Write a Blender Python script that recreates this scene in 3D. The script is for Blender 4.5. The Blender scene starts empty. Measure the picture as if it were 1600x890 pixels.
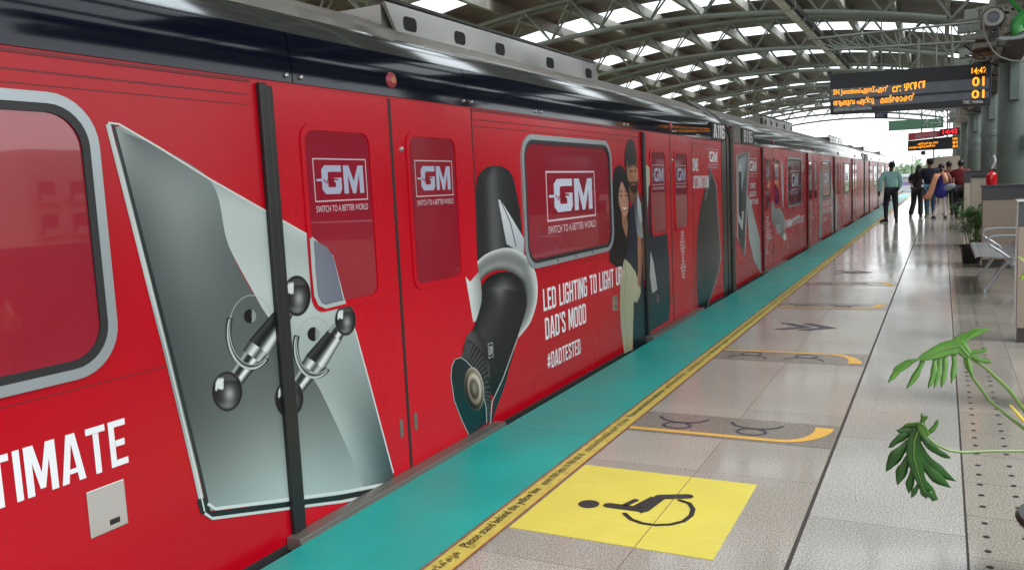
import bpy, bmesh, math, random
from mathutils import Vector, Matrix
random.seed(7)
R = math.radians
scn = bpy.context.scene
COL = scn.collection

# ------------------------------------------------------------------ camera
YAW, PITCH, ROLL, FPX, CAMH = 0.480014980, -0.112310746, -0.0475660500, 1298.99949, 1.42
_f = Vector((-math.sin(YAW)*math.cos(PITCH), math.cos(YAW)*math.cos(PITCH), math.sin(PITCH)))
_r0 = _f.cross(Vector((0, 0, 1))).normalized(); _u0 = _r0.cross(_f)
_r = _r0*math.cos(ROLL) + _u0*math.sin(ROLL); _u = _r.cross(_f)
CAM = Vector((0, 0, CAMH))
cd = bpy.data.cameras.new('camera'); cam = bpy.data.objects.new('camera', cd); COL.objects.link(cam)
cam.matrix_world = Matrix(((_r.x, _u.x, -_f.x, 0), (_r.y, _u.y, -_f.y, 0), (_r.z, _u.z, -_f.z, CAMH), (0, 0, 0, 1)))
cd.sensor_width = 36; cd.sensor_fit = 'HORIZONTAL'; cd.lens = FPX/1600*36
cd.clip_start = 0.02; cd.clip_end = 3000
scn.camera = cam

# ------------------------------------------------------------------ world, sun, exposure
SUN_EL, SUN_AZ = R(48), R(100)          # overcast: very soft sun from the right of the platform
w = bpy.data.worlds.new('World'); scn.world = w; w.use_nodes = True
nt = w.node_tree; nt.nodes.clear()
sky = nt.nodes.new('ShaderNodeTexSky'); sky.sky_type = 'NISHITA'; sky.sun_disc = False
sky.sun_elevation = SUN_EL; sky.sun_rotation = SUN_AZ; sky.air_density = 1.0; sky.dust_density = 1.0; sky.ozone_density = 1.0
hs = nt.nodes.new('ShaderNodeHueSaturation'); hs.inputs['Saturation'].default_value = 0.22
bg = nt.nodes.new('ShaderNodeBackground'); bg.inputs[1].default_value = 0.15
wo = nt.nodes.new('ShaderNodeOutputWorld')
mxw = nt.nodes.new('ShaderNodeMix'); mxw.data_type = 'RGBA'; mxw.inputs[0].default_value = .6; mxw.inputs[7].default_value = (6.4, 6.75, 6.9, 1)   # even overcast cloud over the sky
nt.links.new(sky.outputs[0], hs.inputs['Color']); nt.links.new(hs.outputs[0], mxw.inputs[6]); nt.links.new(mxw.outputs[2], bg.inputs[0]); nt.links.new(bg.outputs[0], wo.inputs[0])
sl = bpy.data.lights.new('sun', 'SUN'); sl.energy = 1.2; sl.angle = R(22); sl.color = (1, 0.97, 0.93)
so = bpy.data.objects.new('sun', sl); COL.objects.link(so)
sd = Vector((math.cos(SUN_EL)*math.sin(SUN_AZ), math.cos(SUN_EL)*math.cos(SUN_AZ), math.sin(SUN_EL)))
so.rotation_euler = sd.to_track_quat('Z', 'Y').to_euler()
scn.view_settings.view_transform = 'Standard'; scn.view_settings.look = 'None'
scn.view_settings.exposure = 1.1; scn.view_settings.gamma = 1.0; scn.view_settings.use_curve_mapping = False
scn.render.engine = 'CYCLES'; scn.cycles.max_bounces = 8; scn.cycles.transparent_max_bounces = 12

# ------------------------------------------------------------------ helpers
def at(x, y, ax, v):
    """point where the line of sight through reference pixel x,y meets the plane coord[ax] = v"""
    d = _r*((x-800)/FPX) - _u*((y-445)/FPX) + _f
    return CAM + d*((v-CAM[ax])/d[ax])
def ink(c):
    q = lin(c); return (q[0]*.78, q[1]*.78, q[2]*.78, 1)
def lin(c):
    return tuple(((v/255)/12.92 if v/255 <= .04045 else ((v/255+.055)/1.055)**2.4) for v in c) + (1,)

def mat(name, rgb, rough=.5, metal=0, noise=0, nscale=8, bump=0, bscale=30, coat=0, emit=0, spec=.5, stretch=None, rvar=0):
    m = bpy.data.materials.new(name); m.use_nodes = True; n = m.node_tree; b = n.nodes['Principled BSDF']
    c = rgb if len(rgb) == 4 else tuple(rgb)+(1,)
    b.inputs['Base Color'].default_value = c; b.inputs['Roughness'].default_value = rough; b.inputs['Metallic'].default_value = metal
    b.inputs['Specular IOR Level'].default_value = spec; b.inputs['Coat Weight'].default_value = coat; b.inputs['Coat Roughness'].default_value = .06
    if emit: b.inputs['Emission Color'].default_value = c; b.inputs['Emission Strength'].default_value = emit
    if noise or bump or rvar:
        tc = n.nodes.new('ShaderNodeTexCoord'); mp = n.nodes.new('ShaderNodeMapping'); n.links.new(tc.outputs['Object'], mp.inputs[0])
        if stretch: mp.inputs['Scale'].default_value = stretch
    if noise or rvar:
        t = n.nodes.new('ShaderNodeTexNoise'); t.inputs['Scale'].default_value = nscale; t.inputs['Detail'].default_value = 6; n.links.new(mp.outputs[0], t.inputs[0])
    if noise:
        r = n.nodes.new('ShaderNodeValToRGB'); r.color_ramp.elements[0].position = .3; r.color_ramp.elements[1].position = .7
        r.color_ramp.elements[0].color = tuple(v*(1-noise) for v in c[:3])+(1,); r.color_ramp.elements[1].color = tuple(min(1, v*(1+noise)) for v in c[:3])+(1,)
        n.links.new(t.outputs[0], r.inputs[0]); n.links.new(r.outputs[0], b.inputs['Base Color'])
    if rvar:
        mr = n.nodes.new('ShaderNodeMapRange'); mr.inputs['To Min'].default_value = max(0, rough-rvar); mr.inputs['To Max'].default_value = rough+rvar
        mr.inputs['From Min'].default_value = .3; mr.inputs['From Max'].default_value = .7
        n.links.new(t.outputs[0], mr.inputs[0]); n.links.new(mr.outputs[0], b.inputs['Roughness'])
    if bump:
        t2 = n.nodes.new('ShaderNodeTexNoise'); t2.inputs['Scale'].default_value = bscale; t2.inputs['Detail'].default_value = 3; n.links.new(mp.outputs[0], t2.inputs[0])
        bp = n.nodes.new('ShaderNodeBump'); bp.inputs['Strength'].default_value = bump; bp.inputs['Distance'].default_value = .01
        n.links.new(t2.outputs[0], bp.inputs['Height']); n.links.new(bp.outputs[0], b.inputs['Normal'])
    return m

class MB:
    """collects shapes in world coordinates; build() links them as ONE mesh object"""
    def __init__(s): s.v = []; s.f = []; s.c = []
    def add(s, vs, fs, col=None):
        o = len(s.v); s.v += [tuple(v) for v in vs]; s.f += [tuple(i+o for i in f) for f in fs]
        s.c += (col if isinstance(col, list) else [col or (1, 1, 1, 1)]*len(vs)); return s
    def box(s, x0, x1, y0, y1, z0, z1):
        return s.add([(x0,y0,z0),(x1,y0,z0),(x1,y1,z0),(x0,y1,z0),(x0,y0,z1),(x1,y0,z1),(x1,y1,z1),(x0,y1,z1)],
                     [(3,2,1,0),(4,5,6,7),(0,1,5,4),(1,2,6,5),(2,3,7,6),(3,0,4,7)])
    def tube(s, pts, r, n=8, cap=True):
        pts = [Vector(p) for p in pts]; rs = r if isinstance(r, (list, tuple)) else [r]*len(pts)
        o = []; t0 = None; up = None
        for i, p in enumerate(pts):
            t = (pts[min(i+1, len(pts)-1)]-pts[max(i-1, 0)]).normalized()
            if up is None: up = t.orthogonal().normalized()
            else: up = (up - t*up.dot(t)).normalized()
            sd_ = t.cross(up)
            o += [p + up*(rs[i]*math.cos(2*math.pi*k/n)) + sd_*(rs[i]*math.sin(2*math.pi*k/n)) for k in range(n)]
        fs = [(i*n+k, i*n+(k+1) % n, (i+1)*n+(k+1) % n, (i+1)*n+k) for i in range(len(pts)-1) for k in range(n)]
        if cap: fs += [tuple(range(n-1, -1, -1)), tuple((len(pts)-1)*n+k for k in range(n))]
        return s.add(o, fs)
    def lathe(s, prof, c, n=24, axis=2):
        o = []
        for r, z in prof:
            for k in range(n):
                a = 2*math.pi*k/n; q = (r*math.cos(a), r*math.sin(a), z)
                if axis == 1: q = (q[0], q[2], q[1])
                if axis == 0: q = (q[2], q[0], q[1])
                o.append((c[0]+q[0], c[1]+q[1], c[2]+q[2]))
        fs = [(i*n+k, i*n+(k+1) % n, (i+1)*n+(k+1) % n, (i+1)*n+k) for i in range(len(prof)-1) for k in range(n)]
        return s.add(o, fs)
    def extrude(s, prof, y0, y1, closed=True, caps=True):
        """prof = list of (x,z), extruded along y"""
        n = len(prof); o = [(x, y0, z) for x, z in prof] + [(x, y1, z) for x, z in prof]
        fs = [(i, (i+1) % n, n+(i+1) % n, n+i) for i in range(n if closed else n-1)]
        if caps and closed: fs += [tuple(range(n-1, -1, -1)), tuple(range(n, 2*n))]
        return s.add(o, fs)
    def ico(s, c, r, sub=2):
        bm = bmesh.new(); bmesh.ops.create_icosphere(bm, subdivisions=sub, radius=1)
        rr = r if isinstance(r, (tuple, list)) else (r, r, r); bm.verts.ensure_lookup_table()
        s.add([(c[0]+v.co.x*rr[0], c[1]+v.co.y*rr[1], c[2]+v.co.z*rr[2]) for v in bm.verts], [tuple(v.index for v in f.verts) for f in bm.faces]); bm.free(); return s
    def build(s, name, m, parent=None, smooth=False, bevel=0, label=None, kind=None, normals=True):
        me = bpy.data.meshes.new(name)
        off = root_loc(parent)
        me.from_pydata([(v[0]-off[0], v[1]-off[1], v[2]-off[2]) for v in s.v], [], s.f)
        if any(c != (1, 1, 1, 1) for c in s.c):
            a = me.color_attributes.new('Col', 'FLOAT_COLOR', 'POINT')
            for i, c in enumerate(s.c): a.data[i].color = c
        if normals or bevel:
            bm = bmesh.new(); bm.from_mesh(me); bmesh.ops.recalc_face_normals(bm, faces=bm.faces)
            if bevel:
                es = [e for e in bm.edges if len(e.link_faces) == 2 and e.calc_face_angle(0) > .6]
                bmesh.ops.bevel(bm, geom=es, offset=bevel, segments=2, affect='EDGES', profile=.6)
            bm.to_mesh(me); bm.free()
        if smooth:
            for p in me.polygons: p.use_smooth = True
            try: me.set_sharp_from_angle(angle=R(40))
            except Exception: pass
        me.materials.append(m)
        o = bpy.data.objects.new(name, me); COL.objects.link(o)
        if parent is not None: o.parent = parent
        if label: o['label'] = label
        if kind: o['kind'] = kind
        return o
def root_loc(p):
    v = Vector((0, 0, 0))
    while p is not None: v += p.location; p = p.parent
    return v
def thing(name, label, cat, loc=(0, 0, 0), group=None):
    o = bpy.data.objects.new(name, None); COL.objects.link(o); o.location = loc; o.empty_display_size = .1
    o['label'] = label; o['category'] = cat
    if group: o['group'] = group
    return o
def tag(o, label, cat, group=None):
    o['label'] = label; o['category'] = cat
    if group: o['group'] = group
    return o
def dup(o, parent=None, off=(0, 0, 0), label=None):
    c = o.copy(); COL.objects.link(c)
    if parent is None: c.location = Vector(o.location)+Vector(off)
    else: c.parent = parent
    if label: c['label'] = label
    for ch in list(o.children): dup(ch, c)
    return c
_tc = {}
def textmesh(s, bold=0.0, spacing=1.0):
    k = (s, bold, spacing)
    if k not in _tc:
        c = bpy.data.curves.new('txt', 'FONT'); c.body = s; c.offset = bold; c.resolution_u = 3; c.space_character = spacing
        o = bpy.data.objects.new('txt', c); COL.objects.link(o); bpy.context.view_layer.update()
        m = bpy.data.meshes.new_from_object(o.evaluated_get(bpy.context.evaluated_depsgraph_get()))
        vs = [v.co.copy() for v in m.vertices]; fs = [tuple(p.vertices) for p in m.polygons]
        bpy.data.objects.remove(o); bpy.data.curves.remove(c); bpy.data.meshes.remove(m)
        x0 = min(v.x for v in vs); x1 = max(v.x for v in vs); y0 = min(v.y for v in vs); y1 = max(v.y for v in vs)
        _tc[k] = ([((v.x-x0)/(x1-x0), (v.y-y0)/(y1-y0)) for v in vs], fs)
    return _tc[k]

# ------------------------------------------------------------------ materials
M = {}
M['red'] = mat('red printed film', lin((176, 5, 26)), .27, noise=.06, nscale=1.2, bump=.035, bscale=1.6, coat=.03, spec=.3, rvar=.04)
M['red_door'] = mat('red door film', lin((186, 7, 30)), .28, noise=.04, nscale=1.5, bump=.012, bscale=4, coat=.04, spec=.32, rvar=.05)
M['film_glass'] = mat('perforated film over glass', lin((142, 25, 44)), .12, spec=.35, noise=.06, nscale=2.5, coat=1.0); M['film_glass'].node_tree.nodes['Principled BSDF'].inputs['Coat IOR'].default_value = 1.6; M['film_glass'].node_tree.nodes['Principled BSDF'].inputs['Coat Roughness'].default_value = .02
M['navy'] = mat('navy gloss paint', lin((7, 12, 28)), .08, bump=.02, bscale=1.6, coat=.05, spec=.38)
M['cant'] = mat('polished dark cant panel', lin((150, 154, 158)), .10, .9, bump=.015, bscale=1.2)
M['steel'] = mat('brushed stainless steel', (.62, .61, .59), .20, .95, noise=.10, nscale=1.0, rvar=.08)
M['steel_dull'] = mat('dull stainless steel', (.22, .20, .18), .42, .6, noise=.15, nscale=6, stretch=(1, .1, 1))
M['roofmetal'] = mat('ribbed carriage roof', (.30, .275, .25), .45, .55, noise=.25, nscale=4, rvar=.1)
M['winframe'] = mat('silver grey window frame', lin((158, 166, 170)), .28, .4)
M['black'] = mat('black rubber', (.012, .012, .013), .45)
M['post'] = mat('dark door edge strip', (.012, .012, .013), .4, noise=.2, nscale=5)
M['bellows'] = mat('dark gangway bellows', (.045, .042, .037), .3, .3, noise=.3, nscale=5)
M['under'] = mat('underframe dark', (.02, .02, .02), .7)
m = M['print'] = bpy.data.materials.new('printed advert'); m.use_nodes = True; n_ = m.node_tree; b_ = n_.nodes['Principled BSDF']
va = n_.nodes.new('ShaderNodeVertexColor'); va.layer_name = 'Col'; n_.links.new(va.outputs[0], b_.inputs['Base Color'])
b_.inputs['Roughness'].default_value = .28; b_.inputs['Coat Weight'].default_value = .03; b_.inputs['Specular IOR Level'].default_value = .3
M['white'] = mat('white lettering', (.78, .78, .8), .35)
M['teal'] = mat('teal anti-slip strip', lin((12, 156, 148)), .36, noise=.08, nscale=2.2, bump=.25, bscale=260, rvar=.07)
M['yellow'] = mat('yellow warning tape', lin((190, 174, 84)), .45, noise=.12, nscale=14, bump=.1, bscale=200)
M['tapeedge'] = mat('worn brown tape edge', lin((124, 96, 78)), .6, noise=.3, nscale=20)
M['boxyellow'] = mat('bright yellow floor vinyl', lin((208, 196, 84)), .38, noise=.04, nscale=5, rvar=.06)
M['amber'] = mat('amber floor marking', lin((214, 168, 74)), .4, noise=.06, nscale=9)
M['mark'] = mat('dark floor marking', lin((62, 62, 72)), .35)
M['ink'] = mat('black ink', (.03, .028, .028), .4)
M['groove'] = mat('dark floor groove', (.05, .042, .038), .6)
M['dot'] = mat('dark drain hole', (.012, .012, .012), .8)
M['truss'] = mat('grey green painted steel tube', lin((136, 140, 134)), .42, noise=.15, nscale=3)
M['column'] = mat('grey green painted column', lin((98, 110, 103)), .5, noise=.2, nscale=2.2, bump=.15, bscale=9)
M['purlin'] = mat('galvanised purlin', lin((160, 158, 150)), .5, .1, noise=.35, nscale=2.5)
M['beige'] = mat('beige wall panel', lin((152, 138, 124)), .5, noise=.05, nscale=3)
M['cream'] = mat('cream wall', lin((190, 180, 164)), .6, noise=.05, nscale=2)
M['granitecap'] = mat('dark grey granite cap', lin((66, 68, 72)), .3, noise=.2, nscale=60)
M['plinth'] = mat('dark plinth', lin((58, 56, 56)), .4)
M['chair'] = mat('silver powder coated steel', lin((172, 176, 180)), .3, .5)
M['pot'] = mat('black plastic pot', (.012, .012, .013), .3)
M['soil'] = mat('soil', (.04, .028, .02), .9, noise=.4, nscale=60)
M['ext'] = mat('red fire extinguisher paint', lin((200, 14, 22)), .22, coat=.5)
M['signbody'] = mat('charcoal sign housing', lin((40, 43, 50)), .4, noise=.05, nscale=3)
M['signwin'] = mat('smoked display window', lin((98, 102, 114)), .25, noise=.1, nscale=6)
M['led'] = mat('amber leds', (1.0, .33, .012), emit=.85)
M['ledred'] = mat('red leds', (1.0, .015, .03), emit=1.0)
M['greensign'] = mat('green exit sign', lin((122, 178, 146)), .35)
M['redsign'] = mat('red banner', lin((190, 66, 80)), .4)
M['bluesign'] = mat('dark blue sign', lin((30, 36, 74)), .35)
M['concrete'] = mat('concrete', lin((150, 148, 142)), .7, noise=.15, nscale=1.5)
M['greenpipe'] = mat('green pvc pipe', lin((44, 140, 60)), .3)
M['wire'] = mat('dark cable', (.03, .03, .03), .6)
M['brown'] = mat('brown rusted housing', lin((70, 50, 42)), .55, noise=.3, nscale=12)

def leafmat(name, rgb, var=.35, rough=.35, trans=.25):
    m = mat(name, rgb, rough, noise=var, nscale=9)
    b = m.node_tree.nodes['Principled BSDF']; b.inputs['Subsurface Weight'].default_value = 0
    nt_ = m.node_tree; tr = nt_.nodes.new('ShaderNodeBsdfTranslucent'); tr.inputs[0].default_value = tuple(min(1, v*1.6) for v in rgb[:3])+(1,)
    mx = nt_.nodes.new('ShaderNodeMixShader'); mx.inputs[0].default_value = trans
    nt_.links.new(b.outputs[0], mx.inputs[1]); nt_.links.new(tr.outputs[0], mx.inputs[2]); nt_.links.new(mx.outputs[0], nt_.nodes['Material Output'].inputs[0])
    return m
M['leafD'] = leafmat('dark glossy leaf', lin((46, 88, 36)))
M['leafM'] = leafmat('mid green leaf', lin((84, 132, 50)))
M['leafY'] = leafmat('yellow green leaf', lin((140, 172, 50)))
M['stem'] = mat('green stem', lin((98, 128, 62)), .4)

# skylight sheet: ribbed translucent
m = M['skylight'] = bpy.data.materials.new('ribbed translucent sheet'); m.use_nodes = True; n_ = m.node_tree; n_.nodes.clear()
tr = n_.nodes.new('ShaderNodeBsdfTransparent'); tl = n_.nodes.new('ShaderNodeBsdfTranslucent'); tl.inputs[0].default_value = (.92, .95, .95, 1)
mx = n_.nodes.new('ShaderNodeMixShader'); mo = n_.nodes.new('ShaderNodeOutputMaterial'); tcn = n_.nodes.new('ShaderNodeTexCoord')
wv = n_.nodes.new('ShaderNodeTexWave'); wv.wave_type = 'BANDS'; wv.bands_direction = 'Y'; wv.inputs['Scale'].default_value = 1.6; wv.inputs['Distortion'].default_value = .15
rp = n_.nodes.new('ShaderNodeValToRGB'); rp.color_ramp.elements[0].position = .02; rp.color_ramp.elements[0].color = (.3, .33, .33, 1); rp.color_ramp.elements[1].position = .12; rp.color_ramp.elements[1].color = (.95, .98, .98, 1)
n_.links.new(tcn.outputs['Object'], wv.inputs[0]); n_.links.new(wv.outputs['Fac'], rp.inputs[0]); n_.links.new(rp.outputs[0], tr.inputs[0])
mx.inputs[0].default_value = .35; n_.links.new(tr.outputs[0], mx.inputs[1]); n_.links.new(tl.outputs[0], mx.inputs[2]); n_.links.new(mx.outputs[0], mo.inputs[0])
# opaque corrugated sheet
m = M['sheet'] = mat('corrugated roof sheet', lin((136, 127, 118)), .5, .1, noise=.2, nscale=2)
n_ = m.node_tree; b_ = n_.nodes['Principled BSDF']; tcn = n_.nodes.new('ShaderNodeTexCoord'); wv = n_.nodes.new('ShaderNodeTexWave'); wv.bands_direction = 'Y'; wv.inputs['Scale'].default_value = 1.6
bp = n_.nodes.new('ShaderNodeBump'); bp.inputs['Strength'].default_value = 1; bp.inputs['Distance'].default_value = .05
n_.links.new(tcn.outputs['Object'], wv.inputs[0]); n_.links.new(wv.outputs['Fac'], bp.inputs['Height']); n_.links.new(bp.outputs[0], b_.inputs['Normal'])

# granite tile floor
def granite(name, base, dark, w_, h_, ox, oy, rough=.14, tile=.08, mort=.004):
    m = bpy.data.materials.new(name); m.use_nodes = True; n = m.node_tree; L = n.links.new; b = n.nodes['Principled BSDF']
    tc = n.nodes.new('ShaderNodeTexCoord'); mp = n.nodes.new('ShaderNodeMapping'); mp.inputs['Location'].default_value = (ox, oy, 0); L(tc.outputs['Object'], mp.inputs[0])
    br = n.nodes.new('ShaderNodeTexBrick'); br.offset = 0; br.squash = 1; L(mp.outputs[0], br.inputs[0])
    br.inputs['Scale'].default_value = 1; br.inputs['Brick Width'].default_value = w_; br.inputs['Row Height'].default_value = h_; br.inputs['Mortar Size'].default_value = mort/2
    br.inputs['Mortar Smooth'].default_value = .1
    br.inputs['Color1'].default_value = (1-tile, 1-tile, 1-tile, 1); br.inputs['Color2'].default_value = (1+tile*.9, 1+tile*.95, 1+tile*.95, 1); br.inputs['Mortar'].default_value = (.5, .45, .42, 1)
    n1 = n.nodes.new('ShaderNodeTexNoise'); n1.inputs['Scale'].default_value = 150; n1.inputs['Detail'].default_value = 4; n1.inputs['Roughness'].default_value = .75; L(tc.outputs['Object'], n1.inputs[0])
    rp = n.nodes.new('ShaderNodeValToRGB'); rp.color_ramp.elements[0].position = .40; rp.color_ramp.elements[0].color = tuple(v*.72 for v in dark[:3])+(1,); rp.color_ramp.elements[1].position = .55; rp.color_ramp.elements[1].color = base
    L(n1.outputs[0], rp.inputs[0])
    n2 = n.nodes.new('ShaderNodeTexNoise'); n2.inputs['Scale'].default_value = 1.7; n2.inputs['Detail'].default_value = 6; L(tc.outputs['Object'], n2.inputs[0])
    r2 = n.nodes.new('ShaderNodeMapRange'); r2.inputs['To Min'].default_value = .86; r2.inputs['To Max'].default_value = 1.1; L(n2.outputs[0], r2.inputs[0])
    m1 = n.nodes.new('ShaderNodeMix'); m1.data_type = 'RGBA'; m1.blend_type = 'MULTIPLY'; m1.inputs[0].default_value = 1; L(rp.outputs[0], m1.inputs[6]); L(br.outputs[0], m1.inputs[7])
    m2 = n.nodes.new('ShaderNodeMix'); m2.data_type = 'RGBA'; m2.blend_type = 'MULTIPLY'; m2.inputs[0].default_value = 1; L(m1.outputs[2], m2.inputs[6]); L(r2.outputs[0], m2.inputs[7])
    L(m2.outputs[2], b.inputs['Base Color'])
    r3 = n.nodes.new('ShaderNodeMapRange'); r3.inputs['From Min'].default_value = .3; r3.inputs['From Max'].default_value = .7; r3.inputs['To Min'].default_value = rough*.75; r3.inputs['To Max'].default_value = rough*1.3; L(n2.outputs[0], r3.inputs[0]); L(r3.outputs[0], b.inputs['Roughness'])
    b.inputs['Coat Weight'].default_value = .12; b.inputs['Coat Roughness'].default_value = .05; b.inputs['Specular IOR Level'].default_value = .6
    bp = n.nodes.new('ShaderNodeBump'); bp.inputs['Strength'].default_value = .12; bp.inputs['Distance'].default_value = .002; L(br.outputs['Fac'], bp.inputs['Height']); bp.invert = True
    L(bp.outputs[0], b.inputs['Normal'])
    return m
M['granA'] = granite('warm granite tiles', lin((184, 178, 168)), lin((118, 112, 106)), .583, 1.2, 1.65, -3.95+1.2*4)
M['granB'] = granite('grey granite tiles', lin((184, 184, 178)), lin((122, 121, 117)), .60, 1.2, .50, -3.95+1.2*4+.4)
M['granC'] = granite('granite drain tiles', lin((176, 172, 162)), lin((116, 112, 104)), .36, .42, -.10, 0, tile=.1)
M['granD'] = granite('speckled dark queue sticker', lin((150, 142, 132)), lin((106, 100, 93)), 5, 5, 2, 2, rough=.2)
def wear(m, dirt, scale=18, lo=.60, hi=.72, amt=.5, stretch=(1, 1, 1), big=1.3):
    """irregular scuffs and grime with a shape of their own, mixed over whatever colour the material has"""
    n = m.node_tree; b = n.nodes['Principled BSDF']; L = n.links.new; inp = b.inputs['Base Color']
    tc = n.nodes.new('ShaderNodeTexCoord'); mp = n.nodes.new('ShaderNodeMapping'); mp.inputs['Scale'].default_value = stretch; mp.inputs['Rotation'].default_value = (0, 0, .5); L(tc.outputs['Object'], mp.inputs[0])
    t = n.nodes.new('ShaderNodeTexNoise'); t.inputs['Scale'].default_value = scale; t.inputs['Detail'].default_value = 8; t.inputs['Roughness'].default_value = .7; L(mp.outputs[0], t.inputs[0])
    t2 = n.nodes.new('ShaderNodeTexNoise'); t2.inputs['Scale'].default_value = big; t2.inputs['Detail'].default_value = 4; L(tc.outputs['Object'], t2.inputs[0])
    r1 = n.nodes.new('ShaderNodeMapRange'); r1.inputs['From Min'].default_value = lo; r1.inputs['From Max'].default_value = hi; L(t.outputs[0], r1.inputs[0])
    r2 = n.nodes.new('ShaderNodeMapRange'); r2.inputs['From Min'].default_value = .42; r2.inputs['From Max'].default_value = .62; r2.inputs['To Max'].default_value = amt; L(t2.outputs[0], r2.inputs[0])
    ml = n.nodes.new('ShaderNodeMath'); ml.operation = 'MULTIPLY'; L(r1.outputs[0], ml.inputs[0]); L(r2.outputs[0], ml.inputs[1])
    mx = n.nodes.new('ShaderNodeMix'); mx.data_type = 'RGBA'; mx.inputs[7].default_value = dirt; L(ml.outputs[0], mx.inputs[0])
    if inp.is_linked: L(inp.links[0].from_socket, mx.inputs[6])
    else: mx.inputs[6].default_value = inp.default_value
    L(mx.outputs[2], inp)
wear(M['teal'], lin((150, 176, 168)), 9, .52, .8, .25, (3, .6, 1)); wear(M['teal'], lin((20, 60, 58)), 26, .62, .70, .6)
wear(M['boxyellow'], lin((120, 104, 60)), 30, .60, .68, .6, (1, 4, 1), 3); wear(M['boxyellow'], lin((236, 226, 150)), 7, .5, .8, .5, (1, 5, 1), 2)
wear(M['yellow'], lin((110, 92, 50)), 22, .55, .66, .7, big=4); wear(M['amber'], lin((130, 110, 80)), 24, .58, .66, .6, big=4)
wear(M['granA'], lin((84, 76, 70)), 7, .58, .8, .45); wear(M['granB'], lin((88, 84, 80)), 7, .58, .8, .4); wear(M['granC'], lin((84, 78, 70)), 6, .55, .8, .5)
wear(M['red'], lin((96, 20, 26)), 5, .55, .85, .35, (1, 1, 1), .8); wear(M['red_door'], lin((96, 20, 26)), 6, .55, .85, .3, (1, 1, 1), .8)
wear(M['sheet'], lin((60, 48, 40)), 3, .5, .75, .6, (1, .3, 1), .7); wear(M['column'], lin((130, 140, 132)), 9, .6, .72, .5, (1, 1, .3), 1.5); wear(M['purlin'], lin((84, 66, 52)), 5, .5, .7, .5, (1, .2, 1), .8)
wear(M['print'], lin((60, 60, 60)), 40, .66, .74, .3)

# ================================================================== SETTING
def sheet(name, x0, x1, y0, y1, z, mt): return MB().add([(x0,y0,z),(x1,y0,z),(x1,y1,z),(x0,y1,z)], [(0,1,2,3)]).build(name, M[mt] if isinstance(mt, str) else mt, kind='structure')
PY0, PY1 = -10, 60
M['land'] = mat('ground far below', lin((92, 108, 70)), .9, noise=.35, nscale=.05)
sheet('ground', -1500, 1500, -1500, 1500, -9, 'land')
sheet('track_bed', -9.5, -2.46, -20, 140, -1.15, 'concrete')
MB().box(-9.5, 4.2, -20, 140, -2.2, -1.16).build('viaduct_deck', M['concrete'], kind='structure')
MB().box(-2.335, 3.2, PY0, PY1, -1.1, -.012).build('platform_slab', M['concrete'], kind='structure')
sheet('platform_floor', -1.764, -.503, PY0, PY1, 0, 'granA')
sheet('platform_walkway', -.487, .092, PY0, PY1, 0, 'granB')
sheet('platform_drain_paving', .100, 3.2, PY0, PY1, 0, 'granC')
sheet('floor_groove', -.503, -.487, PY0, PY1, -.003, 'groove')
sheet('floor_joint', .092, .100, PY0, PY1, -.003, 'groove')
M['rail'] = mat('rail steel', (.2, .16, .13), .5, .6)
tm = MB()
for x in (-3.16, -4.6, -6.9, -8.3): tm.box(x-.035, x+.035, -20, 140, -1.149, -.98)
tm.build('rails', M['rail'], kind='structure')
# teal strip with its butt joints
g = MB()
y = -3.0
for i in range(26):
    g.box(-2.345, -1.766, y+.002, y+2.438, -.02, .006); y += 2.44
g.build('platform_edge_strip', M['teal'], kind='structure')
sheet('tape_border', -1.764, -1.630, -3, PY1, .003, 'tapeedge')
sheet('yellow_line', -1.742, -1.648, -3, PY1, .006, 'yellow')
# thin amber border of the tape
sheet('tape_piping', -1.6475, -1.640, -3, PY1, .007, 'amber')
tb = MB()
def floortext(mb, s, x0, x1, y0, y1, z, bold=0.0, along_y=True):
    """text whose reading direction runs along +y, its top towards -x"""
    vs, fs = textmesh(s, bold)
    mb.add([(x1-(x1-x0)*v, y0+(y1-y0)*u, z) for u, v in vs], fs)
y = 2.74
while y < 24:
    for s, L_ in (('Please stand behind the yellow line', .70), ('कृपया पीली लाइन के पीछे खड़े रहें', .50), ('ദയവായി മഞ്ഞവരയ്ക്ക് പുറകിൽ നിൽക്കുക', .66)):
        floortext(tb, s, -1.727, -1.667, y, y+L_, .008, .004); y += L_+.05
floortext(tb, 'പുറകിൽ നിൽക്കുക', -1.727, -1.667, 2.28, 2.69, .008)
tb.build('yellow_line_lettering', M['ink'], kind='structure')
# ---- drain holes
random.seed(3)
g = MB()
for xc in (.165, .297):
    yy = 1.65 + (0.03 if xc > .2 else 0)
    while yy < 13:
        for k in range(5):
            a = yy + k*.14; n = 12
            g.add([(xc+.0125*math.cos(2*math.pi*j/n), a+.012*math.sin(2*math.pi*j/n), .002) for j in range(n)], [tuple(range(n))])
        yy += .75
g.build('drain_holes', M['dot'], kind='structure')

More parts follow.
